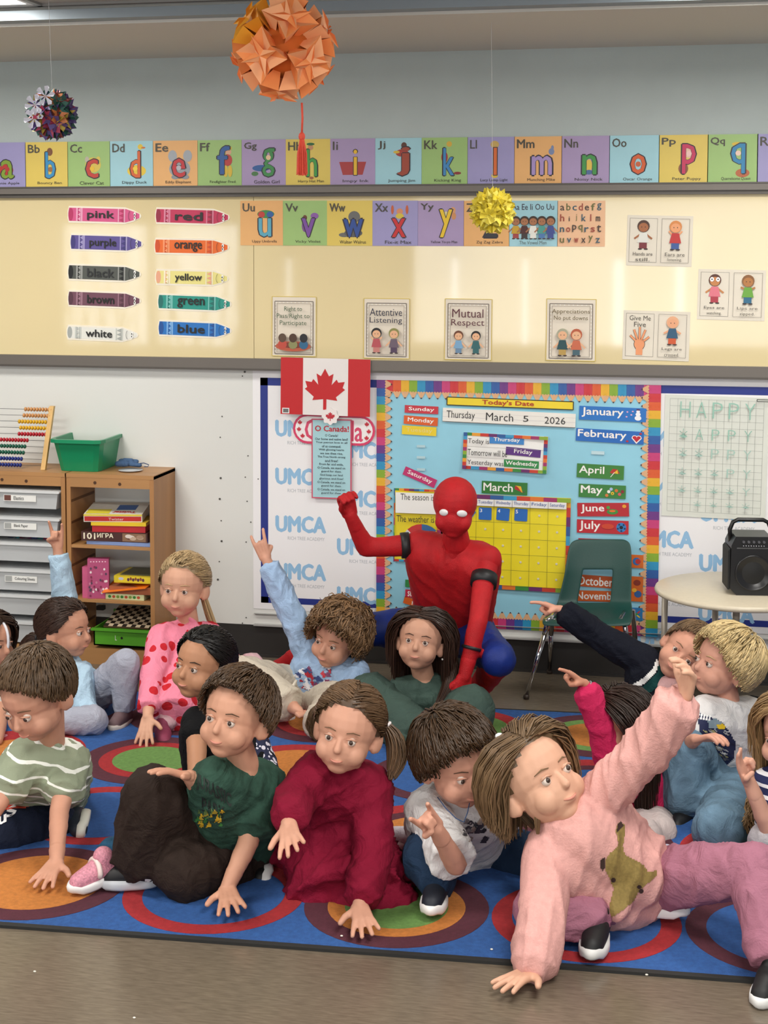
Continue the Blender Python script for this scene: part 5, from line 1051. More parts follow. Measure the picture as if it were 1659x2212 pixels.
def decal_text(tgt, s_, x0, y0, x1, y1, mat, slope=0, mb=None, bold=.02, off=.0035):
    v, f, _ = text2d(s_, bold); me = tgt.data; inv = Matrix.Translation(tgt.parent.location).inverted()
    if 'bvh' not in BV or BV['bvh'][0] != tgt.name: BV['bvh'] = (tgt.name, BVHTree.FromPolygons([q.co[:] for q in me.vertices], [p.vertices[:] for p in me.polygons]))
    t = BV['bvh'][1]; vs = []; ok = True
    for p in v:
        px = x0+(x1-x0)*p[0]; py = y1+(y0-y1)*p[1]+slope*(px-x0); d = nrm(ray(px, py)); h_, _, _, _ = t.ray_cast(inv@Vector(CAM), Vector(d)); vs.append(None if h_ is None else np.array(h_)-d*off)
    good = [q for q in f if all(vs[i] is not None for i in q)]; vs = [q if q is not None else np.zeros(3) for q in vs]
    if good: mb.add(vs, good, mat)
# ================================================================ the children and the costumed adult (joints: pixel x, y and metres in front of the wall)
def g(px, py, z=.02): p = G(px, py, z); return (px, py, -p[1])
dn_, cam_, bk2 = (0, 0, -1), (0, -1, 0), (0, 1, 0)
CT = {}
def cot(c, **k):        # woven cloth: fine weave plus soft creases
    key = (c, tuple(k.items()))
    if key in CT: return CT[key]
    m = M(c, .85, bump=k.pop('b', .35), bscale=k.pop('bs', 220), spec=.2, **k); nt = m.node_tree; bs_ = nt.nodes['Principled BSDF']; old = [n for n in nt.nodes if n.type == 'BUMP'][0]
    tc = [n for n in nt.nodes if n.type == 'MAPPING'][0]; n = nt.nodes.new('ShaderNodeTexNoise'); n.inputs['Scale'].default_value = 11; n.inputs['Detail'].default_value = 3; n.inputs['Distortion'].default_value = 2.2; nt.links.new(tc.outputs[0], n.inputs[0])
    b2 = nt.nodes.new('ShaderNodeBump'); b2.inputs['Strength'].default_value = .38; b2.inputs['Distance'].default_value = .03; nt.links.new(n.outputs[0], b2.inputs['Height']); nt.links.new(old.outputs[0], b2.inputs['Normal']); nt.links.new(b2.outputs[0], bs_.inputs['Normal'])
    CT[key] = m; return m
WHT = M('e6e4e2', .5); BLK = M('17171a', .5)
# --- adult in the red and blue suit
suitr = M('b3141c', .62, var=.10, vscale=26, bump=.5, bscale=330, spec=.35, name='red suit cloth'); suitb = M('0f2a78', .55, var=.08, vscale=30, bump=.35, bscale=330, spec=.35, name='blue suit cloth')
J = dict(head=(982, 1100, .80, -8, -4, 2), nk=(985, 1172, .72), sa=(905, 1176, .66), sb=(1052, 1208, .72), ea=(790, 1184, .72), wa=(756, 1112, .80), ta=(741, 1052, .84), eb=(1032, 1345, .92), wb=(1003, 1462, .98), tb=(990, 1530, 1.0),
         ha=(950, 1352, .46), hb=(1012, 1365, .44), ka=(795, 1360, .62), aa=(632, 1425, .40), fa=(600, 1440, .40), kb=(1078, 1425, .92), ab=U(1034, 1528, .08), fb=U(1034, 1550, .03))
A = person('adult crouching in a plain red and blue hooded bodysuit, one hand raised', J, s=1.42, skinc='b3141c', hs=.86, H=None, face=False, feet=False, hands=[('a', 'pinch', (.5, -.8, 0), 1), ('b', 'relax', (-.3, .5, 0), 1)], neckr=.038,
    torso=1.0, shirt=dict(mat=suitr, t=.004, sl=(0, 0), fold=.0035, collar=1, name='suit_top', low=.97), trousers=dict(mat=suitb, t=.004, fold=.003, name='suit_trousers', end=(1.5, 1.12)))
A['body'].data.materials[0] = suitr
Pa, og = A['P'], A['org']
def band(name, a, b_, t0, t1, r, mat, par, flat=1):
    bb = MB(); p0 = a+(b_-a)*t0-og; p1 = a+(b_-a)*t1-og; bb.tube([p0, (p0+p1)/2, p1], [r, r*1.01, r*.99], mat, 20); return bb.build(name, par, True)
band('arm_band', Pa['sa'], Pa['ea'], .18, .34, .0545, BLK, A['root']); band('arm_band', Pa['sb'], Pa['eb'], .26, .42, .054, BLK, A['root']); band('cuff_band', Pa['eb'], Pa['wb'], .44, .50, .040, BLK, A['root'])
for q, x, sc in (('a', -.029, 1), ('b', .031, 1.12)):       # plain pale eye lenses
    lo = A['lo']; c_ = lo(x, -.070, .004)-og; bb = MB(); R_ = A['Rm']@rotm(26 if x > 0 else -26, 0, 12 if x > 0 else -12); vs = [R_@(v*np.array([.0165*sc, .007, .0115])*1.42*.86)+c_ for v in SV]; bb.add(vs, SF, M('e2e2e2', .3)); bb.build('eye_lens', A['root'], True)
Bt = Blob(); 
for q in 'ab':
    k_, a_, f_ = Pa['k'+q], Pa['a'+q], Pa['f'+q]; m_ = k_+(a_-k_)*(.45 if q == 'a' else .15); Bt.cap(m_, a_, .060, .046); Bt.cap(a_, a_+nrm(f_-a_)*.12-V3(0, 0, .02), .045, .036)
pt = list(Bt.mesh(.009, 3)); pt[0] = folds(pt[0], pt[1], .006, seed=4); mk('suit_boots', to_loc([pt], og), suitr, A['root'])
# --- girl, ponytail, pale blue jacket (left)
J = dict(head=(143, 1362, 1.02, 68, 6, 4), nk=(142, 1428, 1.0), sa=(122, 1440, .98), sb=(172, 1462, 1.10), ea=(141, 1300, .98), wa=(124, 1182, .98), ta=(122, 1110, .98), eb=(185, 1545, 1.22), wb=(170, 1610, 1.30), tb=(165, 1640, 1.32),
         ha=(120, 1545, .92), hb=(172, 1535, .92), kb=(272, 1432, 1.14), ab=(268, 1535, 1.12), fb=g(246, 1562, .03), ka=g(203, 1556, .06), aa=g(95, 1560, .06), fa=g(70, 1565, .03))
K2 = person('girl with brown ponytail and pale blue jacket by the shelves, arm raised', J, s=1.06, hs=1.12, skinc='d9a286', hairc='3e2a20', hands=[('a', 'horns', (0, -1, .1), 1), ('b', 'relax', dn_, 1)], H=dict(kind='tied', ties=[(82, 1378, 1.00)], tails=[[(82, 1378, 1.0, .014), (66, 1376, .99, .026), (52, 1400, .99, .030), (50, 1424, 1.0, .018)]], tiecol='18181c', n=520), seed=2,
    shirt=dict(mat=cot('a9c4d8', var=.08, vscale=14), sl=(1.88, 1.8), t=.016, fold=.012, name='jacket', cuff=1.15), trousers=dict(mat=cot('a3a6b4'), t=.010, fold=.008), shoes=[('b', M('6d5659', .7, bump=.3), M('cfc6bd', .6)), ('a', M('6d5659', .7), M('cfc6bd', .6))])
# --- blonde girl, strawberry dress
sm = cot('e987a0'); sm.name = 'strawberry print'; nt = sm.node_tree; b_ = nt.nodes['Principled BSDF']; tc = nt.nodes.new('ShaderNodeTexCoord'); vo = nt.nodes.new('ShaderNodeTexVoronoi'); vo.inputs['Scale'].default_value = 17; vo.inputs['Randomness'].default_value = .7
cr = nt.nodes.new('ShaderNodeValToRGB'); cr.color_ramp.interpolation = 'CONSTANT'; cr.color_ramp.elements[0].color = lin('c42630'); cr.color_ramp.elements[1].position = .36; cr.color_ramp.elements[1].color = lin('ea8aa2'); nt.links.new(tc.outputs['Object'], vo.inputs[0]); nt.links.new(vo.outputs['Distance'], cr.inputs[0]); nt.links.new(cr.outputs[0], b_.inputs['Base Color'])
J = dict(head=(396, 1270, .92, -10, 3, 2), nk=(408, 1345, .88), sa=(350, 1376, .96), sb=(452, 1372, .86), ea=(328, 1462, 1.14), wa=(319, 1550, 1.32), ta=(308, 1612, 1.41), eb=(500, 1440, .90), wb=(490, 1500, 1.0), tb=(480, 1530, 1.05),
         ha=(400, 1495, .82), hb=(450, 1495, .78), ka=(372, 1498, 1.12), aa=(352, 1570, 1.22), fa=g(353, 1600, .03), kb=(543, 1438, .80), ab=(570, 1535, 1.0), fb=g(632, 1542, .03))
K3 = person('blonde girl in a pink strawberry-print dress kneeling beside the shelves, hand on the carpet', J, s=1.1, hs=1.14, skinc='e0ae92', hairc='c2a67c', hands=[('a', 'spread', (.2, .5, -1), -1), ('b', 'relax', dn_, 1)], H=dict(kind='tied', ties=[(432, 1252, .80)], n=460, tails=[[(440, 1290, .84, .012), (452, 1330, .82, .016), (470, 1375, .82, .014), (478, 1395, .84, .008)]]), seed=3,
    shirt=dict(mat=sm, sl=(1.80, 1.8), t=.013, fold=.007, name='dress', cuff=1.25, add=[('cone', D(400, 1450, .95), D(375, 1550, 1.22), .105, .095), ('cone', D(420, 1440, .88), D(470, 1540, .98), .11, .10)]), trousers=dict(mat=cot('d8b2b8', var=.06, vscale=60), t=.005, name='leggings'), shoes=[('a', M('8e3a56', .7, bump=.3), M('d8d2d0', .6)), ('b', M('9c4460', .7, bump=.3), M('cfc8c8', .6), (.1, -.2, 1))])
b = MB(); lo = K3['lo']; nk = K3['P']['nk']-K3['org']; b.tube([nk+V3(.055*math.sin(a), -.045*math.cos(a)-.01, -.035-.03*math.cos(a)) for a in np.linspace(-2, 2, 17)], .0016, M('6a5a50', .3, .6), 5); o = b.build('necklace', K3['root'], True); b = MB(); b.ball(nk+V3(.02, -.06, -.068), .009, M('d0a0a8', .2, .5), 8); b.build('pendant', o, True)
# --- boy, raised arm, pale blue long sleeves, cream trousers
J = dict(head=(728, 1380, .80, -28, -6, 14), nk=(722, 1440, .78), sa=(672, 1424, .74), sb=(768, 1452, .78), ea=(620, 1306, .74), wa=(574, 1206, .74), ta=(553, 1152, .74), eb=(772, 1515, .88), wb=(745, 1545, 1.02), tb=(730, 1556, 1.06),
         ha=(650, 1500, .70), hb=(700, 1515, .68), ka=(525, 1462, .92), aa=(630, 1525, 1.08), fa=(650, 1540, 1.12), kb=(735, 1525, 1.02), ab=(690, 1565, 1.22), fb=g(680, 1580, .02))
K7 = person('curly-haired boy in a pale blue top and cream trousers, arm raised', J, s=1.14, hs=1.10, skinc='dca68c', hairc='806244', hands=[('a', 'horns', (0, 1, 0), 1), ('b', 'relax', dn_, 1)], H=dict(kind='short', len=.085, mess=.55, vol=.024, r=.0075, n=560, fringe=.02), seed=5,
    shirt=dict(mat=cot('a0bbdc'), sl=(1.86, 1.7), t=.013, fold=.009, cuff=1.3, name='long_sleeved_top', loose=1.15), trousers=dict(mat=cot('c9bfae'), t=.020, fold=.012, loose=1.25, hem=1.3))
T7 = K7['shirt']; b = MB(); rg = random.Random(5)
for k in range(26): x, y = rg.uniform(640, 712), rg.uniform(1440, 1490); w, h = rg.uniform(4, 14), rg.uniform(3, 8); decal(T7, [(x-w, y-h*.3), (x, y-h), (x+w, y+h*.6), (x+w*.2, y+h)], M(rg.choice(['b02838', '3a4a80', 'e8e8ee', '7a3a60', 'c03040', '586890']), .6), off=.0025+.00012*k, step=2.5, mb=b)
b.build('vehicle_print', T7)
b = MB(); b.tube([q-K7['org'] for q in (D(640, 1470, .99), D(628, 1490, 1.03), D(616, 1515, 1.05))], .006, M('d8d0c0', .8), 6); b.build('drawstring', K7['root'], True)
# --- girl in dark green, centre back
gr = cot('40534c', var=.06, vscale=20)
J = dict(head=(908, 1388, .98, -12, 16, 6), nk=(915, 1462, .94), sa=(868, 1494, .98), sb=(966, 1488, .92), ea=(862, 1575, 1.10), wa=(868, 1628, 1.30), ta=(874, 1660, 1.38), eb=(965, 1570, 1.10), wb=(922, 1628, 1.34), tb=(911, 1668, 1.42),
         ha=(892, 1572, .82), hb=(950, 1572, .82), ka=(800, 1510, 1.0), aa=(905, 1600, 1.18), fa=(925, 1610, 1.24), kb=(1015, 1535, 1.04), ab=(955, 1605, 1.20), fb=g(1000, 1640, .03))
K9 = person('long-haired girl in a dark green blouse and trousers, cross-legged before the adult', J, s=1.1, hs=1.1, skinc='d6a58a', hairc='3a261c', neckr=.036, hands=[('a', 'relax', (.2, .6, -.6), -1), ('b', 'relax', (0, .6, -.7), 1)], seed=6,
    H=dict(kind='long', hang=.26, n=620, part=-.1, back=.9, tails=[[(872, 1400, .92, .012), (858, 1450, .90, .024), (862, 1500, .98, .018), (864, 1560, 1.05, .012)], [(962, 1380, .90, .022), (978, 1430, .90, .034), (972, 1490, 1.0, .022), (945, 1545, 1.08, .014)]]),
    shirt=dict(mat=gr, sl=(1.85, 1.9), t=.014, fold=.011, cuff=1.7, name='blouse', collar=0), trousers=dict(mat=gr, t=.026, fold=.013, loose=1.5, hem=1.9))
b = MB(); lo = K9['lo']; og9 = K9['org']; b.tube([lo(.045, .0, .105)-og9, lo(.072, .015, .08)-og9, lo(.088, .03, .045)-og9, lo(.092, .035, .02)-og9], [.002, .006, .010, .003], M('6ac0a0', .5), 8); b.build('hair_clip', K9['root'], True)
b = MB(); b.ball(lo(.080, .0, -.042)-og9, .004, M('f0f0e8', .15), 8); b.build('earring', K9['root'], True)
# --- girl at the far left edge (partly out of frame)
J = dict(head=(-22, 1388, 1.02, 60, 0, 0), nk=(-25, 1460, 1.0), sa=(-60, 1490, 1.0), sb=(-8, 1500, 1.05), ea=(-70, 1560, 1.1), wa=(-60, 1630, 1.3), ta=(-58, 1660, 1.3), eb=(0, 1560, 1.3), wb=(-5, 1600, 1.5), tb=(-5, 1630, 1.55), ha=(-50, 1600, 1.0), hb=(-10, 1600, 1.0), ka=(-60, 1600, 1.4), aa=(-50, 1680, 1.4), fa=(-50, 1690, 1.5), kb=(0, 1620, 1.4), ab=(-40, 1660, 1.3), fb=(-60, 1680, 1.3))
person('brown-haired girl with a white headband cut off by the left edge of the photo', J, s=1.06, hs=1.1, skinc='d9a286', hairc='3e2c22', seed=7, H=dict(kind='long', hang=.36, n=420, tails=[[(12, 1370, 1.0, .010), (14, 1410, 1.0, .018), (10, 1450, 1.02, .012)]]), shirt=dict(mat=cot('d8d6cc'), sl=(.5, .5), t=.012), trousers=dict(mat=cot('c08088'), t=.012))
b = MB(); K1 = [o for o in bpy.data.objects if o.name.startswith('person')][-1]; c1 = D(-22, 1388, 1.02)-np.array(K1.location); b.tube([c1+V3(.03*math.sin(a*.5), .0, 0)+.112*V3(math.cos(a)*.85, -.25*math.cos(a), math.sin(a)) for a in np.linspace(-.4, 2.6, 17)], .006, M('e4e4ea', .5), 6); b.build('headband', K1, True)
# --- boy in the navy jacket, pointing (right back)
nav = cot('10131f'); teal = cot('14403f')
J = dict(head=(1478, 1412, 1.04, -22, 4, 42), nk=(1440, 1478, 1.0), sa=(1395, 1432, 1.0), sb=(1462, 1520, 1.05), ea=(1292, 1372, .96), wa=(1210, 1318, .96), ta=(1150, 1293, .96), eb=(1480, 1600, 1.2), wb=(1500, 1640, 1.35), tb=(1505, 1660, 1.4),
         ha=(1395, 1575, .98), hb=(1450, 1590, .95), ka=(1400, 1620, 1.30), aa=(1430, 1650, 1.1), fa=(1440, 1660, 1.1), kb=(1500, 1620, 1.3), ab=(1480, 1660, 1.2), fb=(1450, 1670, 1.2))
K13 = person('boy in a navy jacket pointing with an outstretched arm before the chair', J, s=1.12, hs=1.06, skinc='dfa58c', hairc='7c6248', hands=[('a', 'point', (0, -.2, -1), -1)], seed=8, H=dict(kind='short', len=.03, mess=.1, vol=.004, r=.0045, n=520),
    shirt=dict(mat=nav, sl=(1.92, 1.8), t=.018, fold=.009, name='jacket', cuff=1.4), trousers=dict(mat=cot('24262c'), t=.014), extra=[('inner_shirt', cot('cfa4a4'), .004, .007, [('cap', D(1445, 1490, 1.08), D(1440, 1560, 1.08), .055, .07), ('cap', D(1470, 1510, 1.12), D(1450, 1560, 1.12), .045, .05)])])
b = MB(); og_ = K13['org']
decal(K13['shirt'], [(1418, 1424), (1424, 1430), (1418, 1450), (1392, 1478), (1370, 1484), (1366, 1478), (1388, 1466), (1410, 1444)], M('dcdcda', .7), 'piping')
decal(K13['shirt'], [(1424, 1432), (1440, 1440), (1425, 1480), (1385, 1512), (1370, 1500), (1372, 1488), (1394, 1480), (1420, 1452)], teal, 'teal_panel')
# --- blond boy, white eagle tee
J = dict(head=(1562, 1438, 1.45, -66, 10, 8), nk=(1572, 1512, 1.44), sa=(1520, 1542, 1.52), sb=(1618, 1545, 1.38), ea=(1470, 1612, 1.60), wa=(1503, 1598, 1.76), ta=(1552, 1586, 1.80), eb=(1608, 1640, 1.40), wb=(1602, 1730, 1.55), tb=(1600, 1780, 1.6),
         ha=(1545, 1680, 1.34), hb=(1600, 1690, 1.32), ka=(1478, 1625, 1.66), aa=(1482, 1748, 1.70), fa=g(1448, 1778, .03), kb=g(1553, 1795, .08), ab=(1640, 1770, 1.55), fb=(1655, 1790, 1.5))
K14 = person('blond boy in a white bird-print tee and faded jeans near the table', J, s=1.12, hs=1.10, skinc='dfa890', hairc='d6bd8a', hands=[('a', 'relax', (.2, -.3, -1), -1), ('b', 'flat', dn_, 1)], seed=9, H=dict(kind='short', len=.10, mess=.14, vol=.014, r=.006, n=620, fringe=.05),
    shirt=dict(mat=cot('dedcdc'), sl=(1.0, 1.0), t=.018, fold=.009, name='tee', loose=1.1), trousers=dict(mat=cot('5f7a8e', var=.28, vscale=12), t=.018, fold=.012, loose=1.25, hem=1.35, name='jeans'), shoes=[('a', BLK, M('d0d0d0', .5)), ('b', BLK, M('d0d0d0', .5))])
T = K14['shirt']; b = MB(); decal(T, [(1508, 1540), (1525, 1545), (1560, 1560), (1575, 1580), (1590, 1605), (1585, 1640), (1560, 1665), (1530, 1665), (1515, 1640), (1512, 1600)], M('1a2248', .7), mb=b)
decal(T, [(1528, 1556), (1545, 1552), (1560, 1560), (1558, 1572), (1545, 1575), (1532, 1572)], M('7e909c', .7), mb=b, off=.0036); decal(T, [(1548, 1566), (1562, 1563), (1568, 1570), (1564, 1576), (1552, 1575)], M('d8b41c', .6), mb=b, off=.0044, step=2)
rg = random.Random(2)
for k in range(46): x, y = rg.uniform(1518, 1572), rg.uniform(1578, 1658); w, h = rg.uniform(3, 9), rg.uniform(2, 5); decal(T, [(x-w, y-h), (x+w*.3, y-h*.3), (x+w, y+h), (x-w*.2, y+h*.4)], M(rg.choice(['b8b8b8', '8a8880', 'd8d8d4', '5a5c64', 'a8a070']), .7), mb=b, off=.0036+.0001*k, step=2)
b.build('bird_print', T)
b = MB(); [decal(T, [(1508+k*6, 1541+k), (1512+k*6, 1541+k), (1510+k*6, 1553+k), (1506+k*6, 1553+k)], M('f0f0f0', .6), mb=b, off=.0036, step=1.5) for k in range(5)]; b.v and b.build('print_marks', T)
# --- girl in hot pink with long dark hair, pointing
J = dict(head=(1338, 1562, 1.72, -64, -4, -6), nk=(1352, 1632, 1.72), sa=(1325, 1660, 1.76), sb=(1385, 1660, 1.66), ea=(1296, 1560, 1.78), wa=(1262, 1478, 1.78), ta=(1215, 1440, 1.80), eb=(1310, 1740, 1.9), wb=(1330, 1800, 2.0), tb=(1330, 1830, 2.05),
         ha=(1365, 1780, 1.66), hb=(1410, 1780, 1.62), ka=(1395, 1810, 1.98), aa=(1400, 1860, 1.9), fa=(1390, 1870, 2.0), kb=(1425, 1800, 1.9), ab=(1400, 1840, 1.7), fb=(1400, 1850, 1.6))
K12 = person('girl in a hot pink top with very long dark hair, pointing left', J, s=1.04, hs=1.06, skinc='cf9478', hairc='33221a', hands=[('a', 'point', (.3, 0, -1), -1)], seed=10, H=dict(kind='long', hang=.7, n=640, back=1.0, tails=[[(1368, 1560, 1.64, .030), (1392, 1640, 1.62, .040), (1400, 1720, 1.64, .034), (1392, 1800, 1.68, .020)]]),
    shirt=dict(mat=cot('c42858'), sl=(1.86, 1.8), t=.015, fold=.009, name='top', cuff=1.5), trousers=dict(mat=cot('bdb0ae'), t=.010, name='leggings'))
b = MB(); w_ = K12['P']['wa']-K12['org']; t_ = nrm(K12['P']['ta']-K12['P']['wa']); u = nrm(np.cross(t_, (0, 1, .2))); v = np.cross(t_, u); b.tube([w_-t_*.012+.0215*(math.cos(a)*u+math.sin(a)*v) for a in np.linspace(0, 2*math.pi, 17)], .002, M('8aa0a0', .5), 5); b.build('bracelet', K12['root'], True)
# --- dark-haired girl in a black top (behind the green tee boy)
J = dict(head=(436, 1440, 1.98, -32, 8, 6), nk=(462, 1530, 1.94), sa=(425, 1560, 2.0), sb=(530, 1575, 1.88), ea=(425, 1680, 2.18), wa=(392, 1790, 2.36), ta=(362, 1835, 2.42), eb=(572, 1660, 1.95), wb=(598, 1700, 2.05), tb=(612, 1722, 2.08),
         ha=(455, 1745, 1.95), hb=(505, 1745, 1.9), ka=(405, 1790, 2.36), aa=U(228, 1925, .095), fa=U(112, 1955, .03), kb=(560, 1770, 2.2), ab=(540, 1850, 2.1), fb=(545, 1870, 2.15))
fl = M('1b2040', .8, name='floral navy'); nt = fl.node_tree; b_ = nt.nodes['Principled BSDF']; tc = nt.nodes.new('ShaderNodeTexCoord'); vo = nt.nodes.new('ShaderNodeTexVoronoi'); vo.inputs['Scale'].default_value = 55; cr = nt.nodes.new('ShaderNodeValToRGB'); cr.color_ramp.interpolation = 'CONSTANT'; cr.color_ramp.elements[0].color = lin('d8d4e0'); cr.color_ramp.elements[1].position = .42; cr.color_ramp.elements[1].color = lin('1b2040'); nt.links.new(tc.outputs['Object'], vo.inputs[0]); nt.links.new(vo.outputs['Distance'], cr.inputs[0]); nt.links.new(cr.outputs[0], b_.inputs['Base Color'])
K4 = person('black-haired girl in a black top and jeans with a glittery pink shoe', J, s=1.10, hs=1.06, skinc='c4906e', hairc='15110f', hands=[('a', 'relax', (.2, .3, -1), -1)], seed=11, H=dict(kind='tied', ties=[(500, 1470, 1.85)], n=560, tails=[]),
    shirt=dict(mat=cot('121214'), sl=(.25, 1.75), t=.010, fold=.005, name='black_top', collar=0), trousers=dict(mat=cot('27506c', var=.1, vscale=30), t=.014, fold=.009, name='jeans'), extra=[('floral_sleeve', fl, .006, .0075, [('cap', J and D(540, 1582, 1.88), D(572, 1660, 1.95), .056, .050), ('cap', D(572, 1660, 1.95), D(592, 1690, 2.0), .05, .035)])],
    shoes=[('a', M('cf8898', .6, var=.25, vscale=160, bump=.6, bscale=160, name='pink glitter'), WHT, (0, -.25, 1))])
b = MB(); b.ball(K4['lo'](.078, .0, -.040)-K4['org'], .0045, M('f0f0e8', .15), 8); b.build('earring', K4['root'], True)
b = MB(); P4, o4 = K4['P'], K4['org']; q = nrm(P4['fa']-P4['aa']); x_ = nrm(np.cross(q, (0, 0, 1))); c_ = P4['aa']+q*.035-o4; b.tube([c_+x_*.036*math.cos(a)+V3(0, 0, -.012+.034*math.sin(a)) for a in np.linspace(-.3, math.pi+.3, 11)], .008, M('e8d2cc', .6), 6); b.build('shoe_strap', K4['shoe_a'], True)
# --- boy in the white tee, sandals (centre right)
J = dict(head=(985, 1648, 2.46, 26, -14, -8), nk=(968, 1738, 2.40), sa=(922, 1752, 2.44), sb=(1045, 1738, 2.34), ea=(985, 1868, 2.68), wa=(942, 1790, 2.80), ta=(905, 1752, 2.86), eb=(1098, 1772, 2.25), wb=(1150, 1762, 2.32), tb=(1178, 1770, 2.4),
         ha=(960, 1838, 2.22), hb=(1030, 1835, 2.16), ka=(925, 1850, 2.56), aa=U(944, 1962, .09), fa=U(930, 2000, .02), kb=(1200, 1868, 2.30), ab=U(1388, 1985, .085), fb=U(1470, 2006, .02))
K10 = person('boy in a white tee and navy trousers with a blue cord necklace', J, s=1.16, hs=1.14, skinc='dba48c', hairc='47321f', hands=[('a', 'horns', (.5, -.9, 0), 1), ('b', 'relax', dn_, 1)], seed=12, H=dict(kind='short', len=.075, mess=.22, vol=.015, r=.0058, n=600, fringe=.06, whorl=-.3),
    shirt=dict(mat=cot('d9d7d7'), sl=(.92, .9), t=.018, fold=.009, name='tee', loose=1.15, low=.9), trousers=dict(mat=cot('1d3048'), t=.016, fold=.010, loose=1.15, hem=1.25), shoes=[('a', M('161c28', .6), WHT), ('b', M('161c28', .6), WHT, (0, .2, 1))])
T = K10['shirt']; b = MB(); rg = random.Random(4)
for k in range(26): x, y = rg.uniform(1005, 1052), rg.uniform(1772, 1815); w, h = rg.uniform(5, 12), rg.uniform(3, 8); decal(T, [(x-w, y+h), (x, y-h), (x+w, y-h*.4), (x+w*.3, y+h)], M(rg.choice(['3a3640', '7a7478', '9a8a80', '24242c', 'c8c0c0']), .7), mb=b, off=.0028+.0001*k, step=2)
b.build('animal_print', T)
b = MB(); o_c = K10['org']; b.tube([D(*q)-o_c for q in ((945, 1722, 2.52), (962, 1745, 2.56), (985, 1768, 2.60), (1002, 1776, 2.61), (1010, 1755, 2.58), (1014, 1735, 2.54))], .0016, M('30507c', .6), 5); b.build('cord_necklace', K10['root'], True)
# --- boy, green washed tee, brown trousers
J = dict(head=(508, 1552, 2.66, -24, 10, 6), nk=(528, 1650, 2.60), sa=(462, 1688, 2.68), sb=(562, 1690, 2.52), ea=(450, 1728, 2.58), wa=(410, 1678, 2.72), ta=(345, 1660, 2.78), eb=(536, 1820, 2.64), wb=g(490, 1920, .058), tb=g(508, 1985, .040),
         ha=(478, 1815, 2.44), hb=(540, 1815, 2.38), ka=(332, 1722, 2.68), aa=(302, 1868, 2.66), fa=g(240, 1905, .03), kb=g(402, 1880, .08), ab=(535, 1872, 2.42), fb=g(515, 1925, .03))
K5 = person('boy in a green washed tee and dark brown trousers, one knee up', J, s=1.16, hs=1.06, skinc='dca68a', hairc='4e3824', hands=[('a', 'flat', (0, -.25, -1), -1), ('b', 'spread', (0, .25, -1), 1)], seed=13, H=dict(kind='short', len=.045, mess=.16, vol=.012, r=.0052, n=620, fringe=.0, whorl=.25, over=-.03),
    shirt=dict(mat=cot('2e4a3e', var=.22, vscale=28), sl=(.55, .82), t=.018, fold=.008, name='tee', loose=1.15, low=1.0, cuff=1.2), trousers=dict(mat=cot('2c211c', var=.08, vscale=30), t=.022, fold=.011, loose=1.35, hem=1.6), shoes=[('a', M('141416', .55), M('c8ccd0', .5)), ('b', M('141416', .55), WHT, (-1, -.35, .25))])
T = K5['shirt']; b = MB(); dkp = M('1a2420', .7)
decal_text(T, 'JURASSIC', 424, 1668, 500, 1706, dkp, .62, b, .03); decal_text(T, 'PARK', 436, 1722, 486, 1752, dkp, .45, b, .03)
rg = random.Random(8)
for k in range(22): x, y = rg.uniform(425, 480), rg.uniform(1745, 1782); y += (x-425)*.1; w, h = rg.uniform(3, 8), rg.uniform(3, 9); decal(T, [(x-w, y+h), (x, y-h), (x+w, y+h*.5)], M(rg.choice(['c8a020', '3a7a3a', 'd8b838', '587038', 'a89028']), .7), mb=b, off=.0028+.0001*k, step=2)
b.build('dinosaur_print', T)
b = MB(); b.add([D(x, y, 2.705)-K5['org'] for x, y in ((312, 1898), (315, 1908), (325, 1908), (340, 1886), (324, 1898), (318, 1900))], [(0, 1, 2, 3, 4, 5)], WHT); 
if 0: b.build('emblem', K5['root'])
decal(K5['shoe_a'], [(311, 1890), (313, 1903), (322, 1907), (342, 1884), (323, 1897), (317, 1897)], WHT, 'emblem', step=2)
# --- boy, sage striped tee (left front)
st = M('8b947c', .85, name='sage stripes', bump=.3, bscale=220); nt = st.node_tree; b_ = nt.nodes['Principled BSDF']; tc = nt.nodes.new('ShaderNodeTexCoord'); wv = nt.nodes.new('ShaderNodeTexWave'); wv.wave_type = 'BANDS'; wv.bands_direction = 'Z'; wv.inputs['Scale'].default_value = 7.5; wv.inputs['Distortion'].default_value = .6; wv.inputs['Detail Scale'].default_value = 3
cr = nt.nodes.new('ShaderNodeValToRGB'); cr.color_ramp.interpolation = 'CONSTANT'; cr.color_ramp.elements[0].color = lin('8b947c'); cr.color_ramp.elements[1].position = .93; cr.color_ramp.elements[1].color = lin('e6e8e0'); mp = nt.nodes.new('ShaderNodeMapping'); mp.inputs['Rotation'].default_value = (0, math.radians(-18), 0); nt.links.new(tc.outputs['Object'], mp.inputs[0]); nt.links.new(mp.outputs[0], wv.inputs[0]); nt.links.new(wv.outputs[1], cr.inputs[0]); nt.links.new(cr.outputs[0], b_.inputs['Base Color'])
J = dict(head=(80, 1505, 2.42, -30, -24, -4), nk=(112, 1605, 2.30), sa=(48, 1648, 2.38), sb=(150, 1652, 2.28), ea=(0, 1730, 2.5), wa=(-50, 1800, 2.6), ta=(-70, 1840, 2.66), eb=(128, 1752, 2.44), wb=g(122, 1862, .058), tb=g(92, 1902, .040),
         ha=(60, 1735, 2.02), hb=(125, 1735, 1.98), ka=(-60, 1790, 2.35), aa=(20, 1790, 2.1), fa=(40, 1800, 2.05), kb=(8, 1812, 2.38), ab=(152, 1768, 2.22), fb=g(160, 1838, .03))
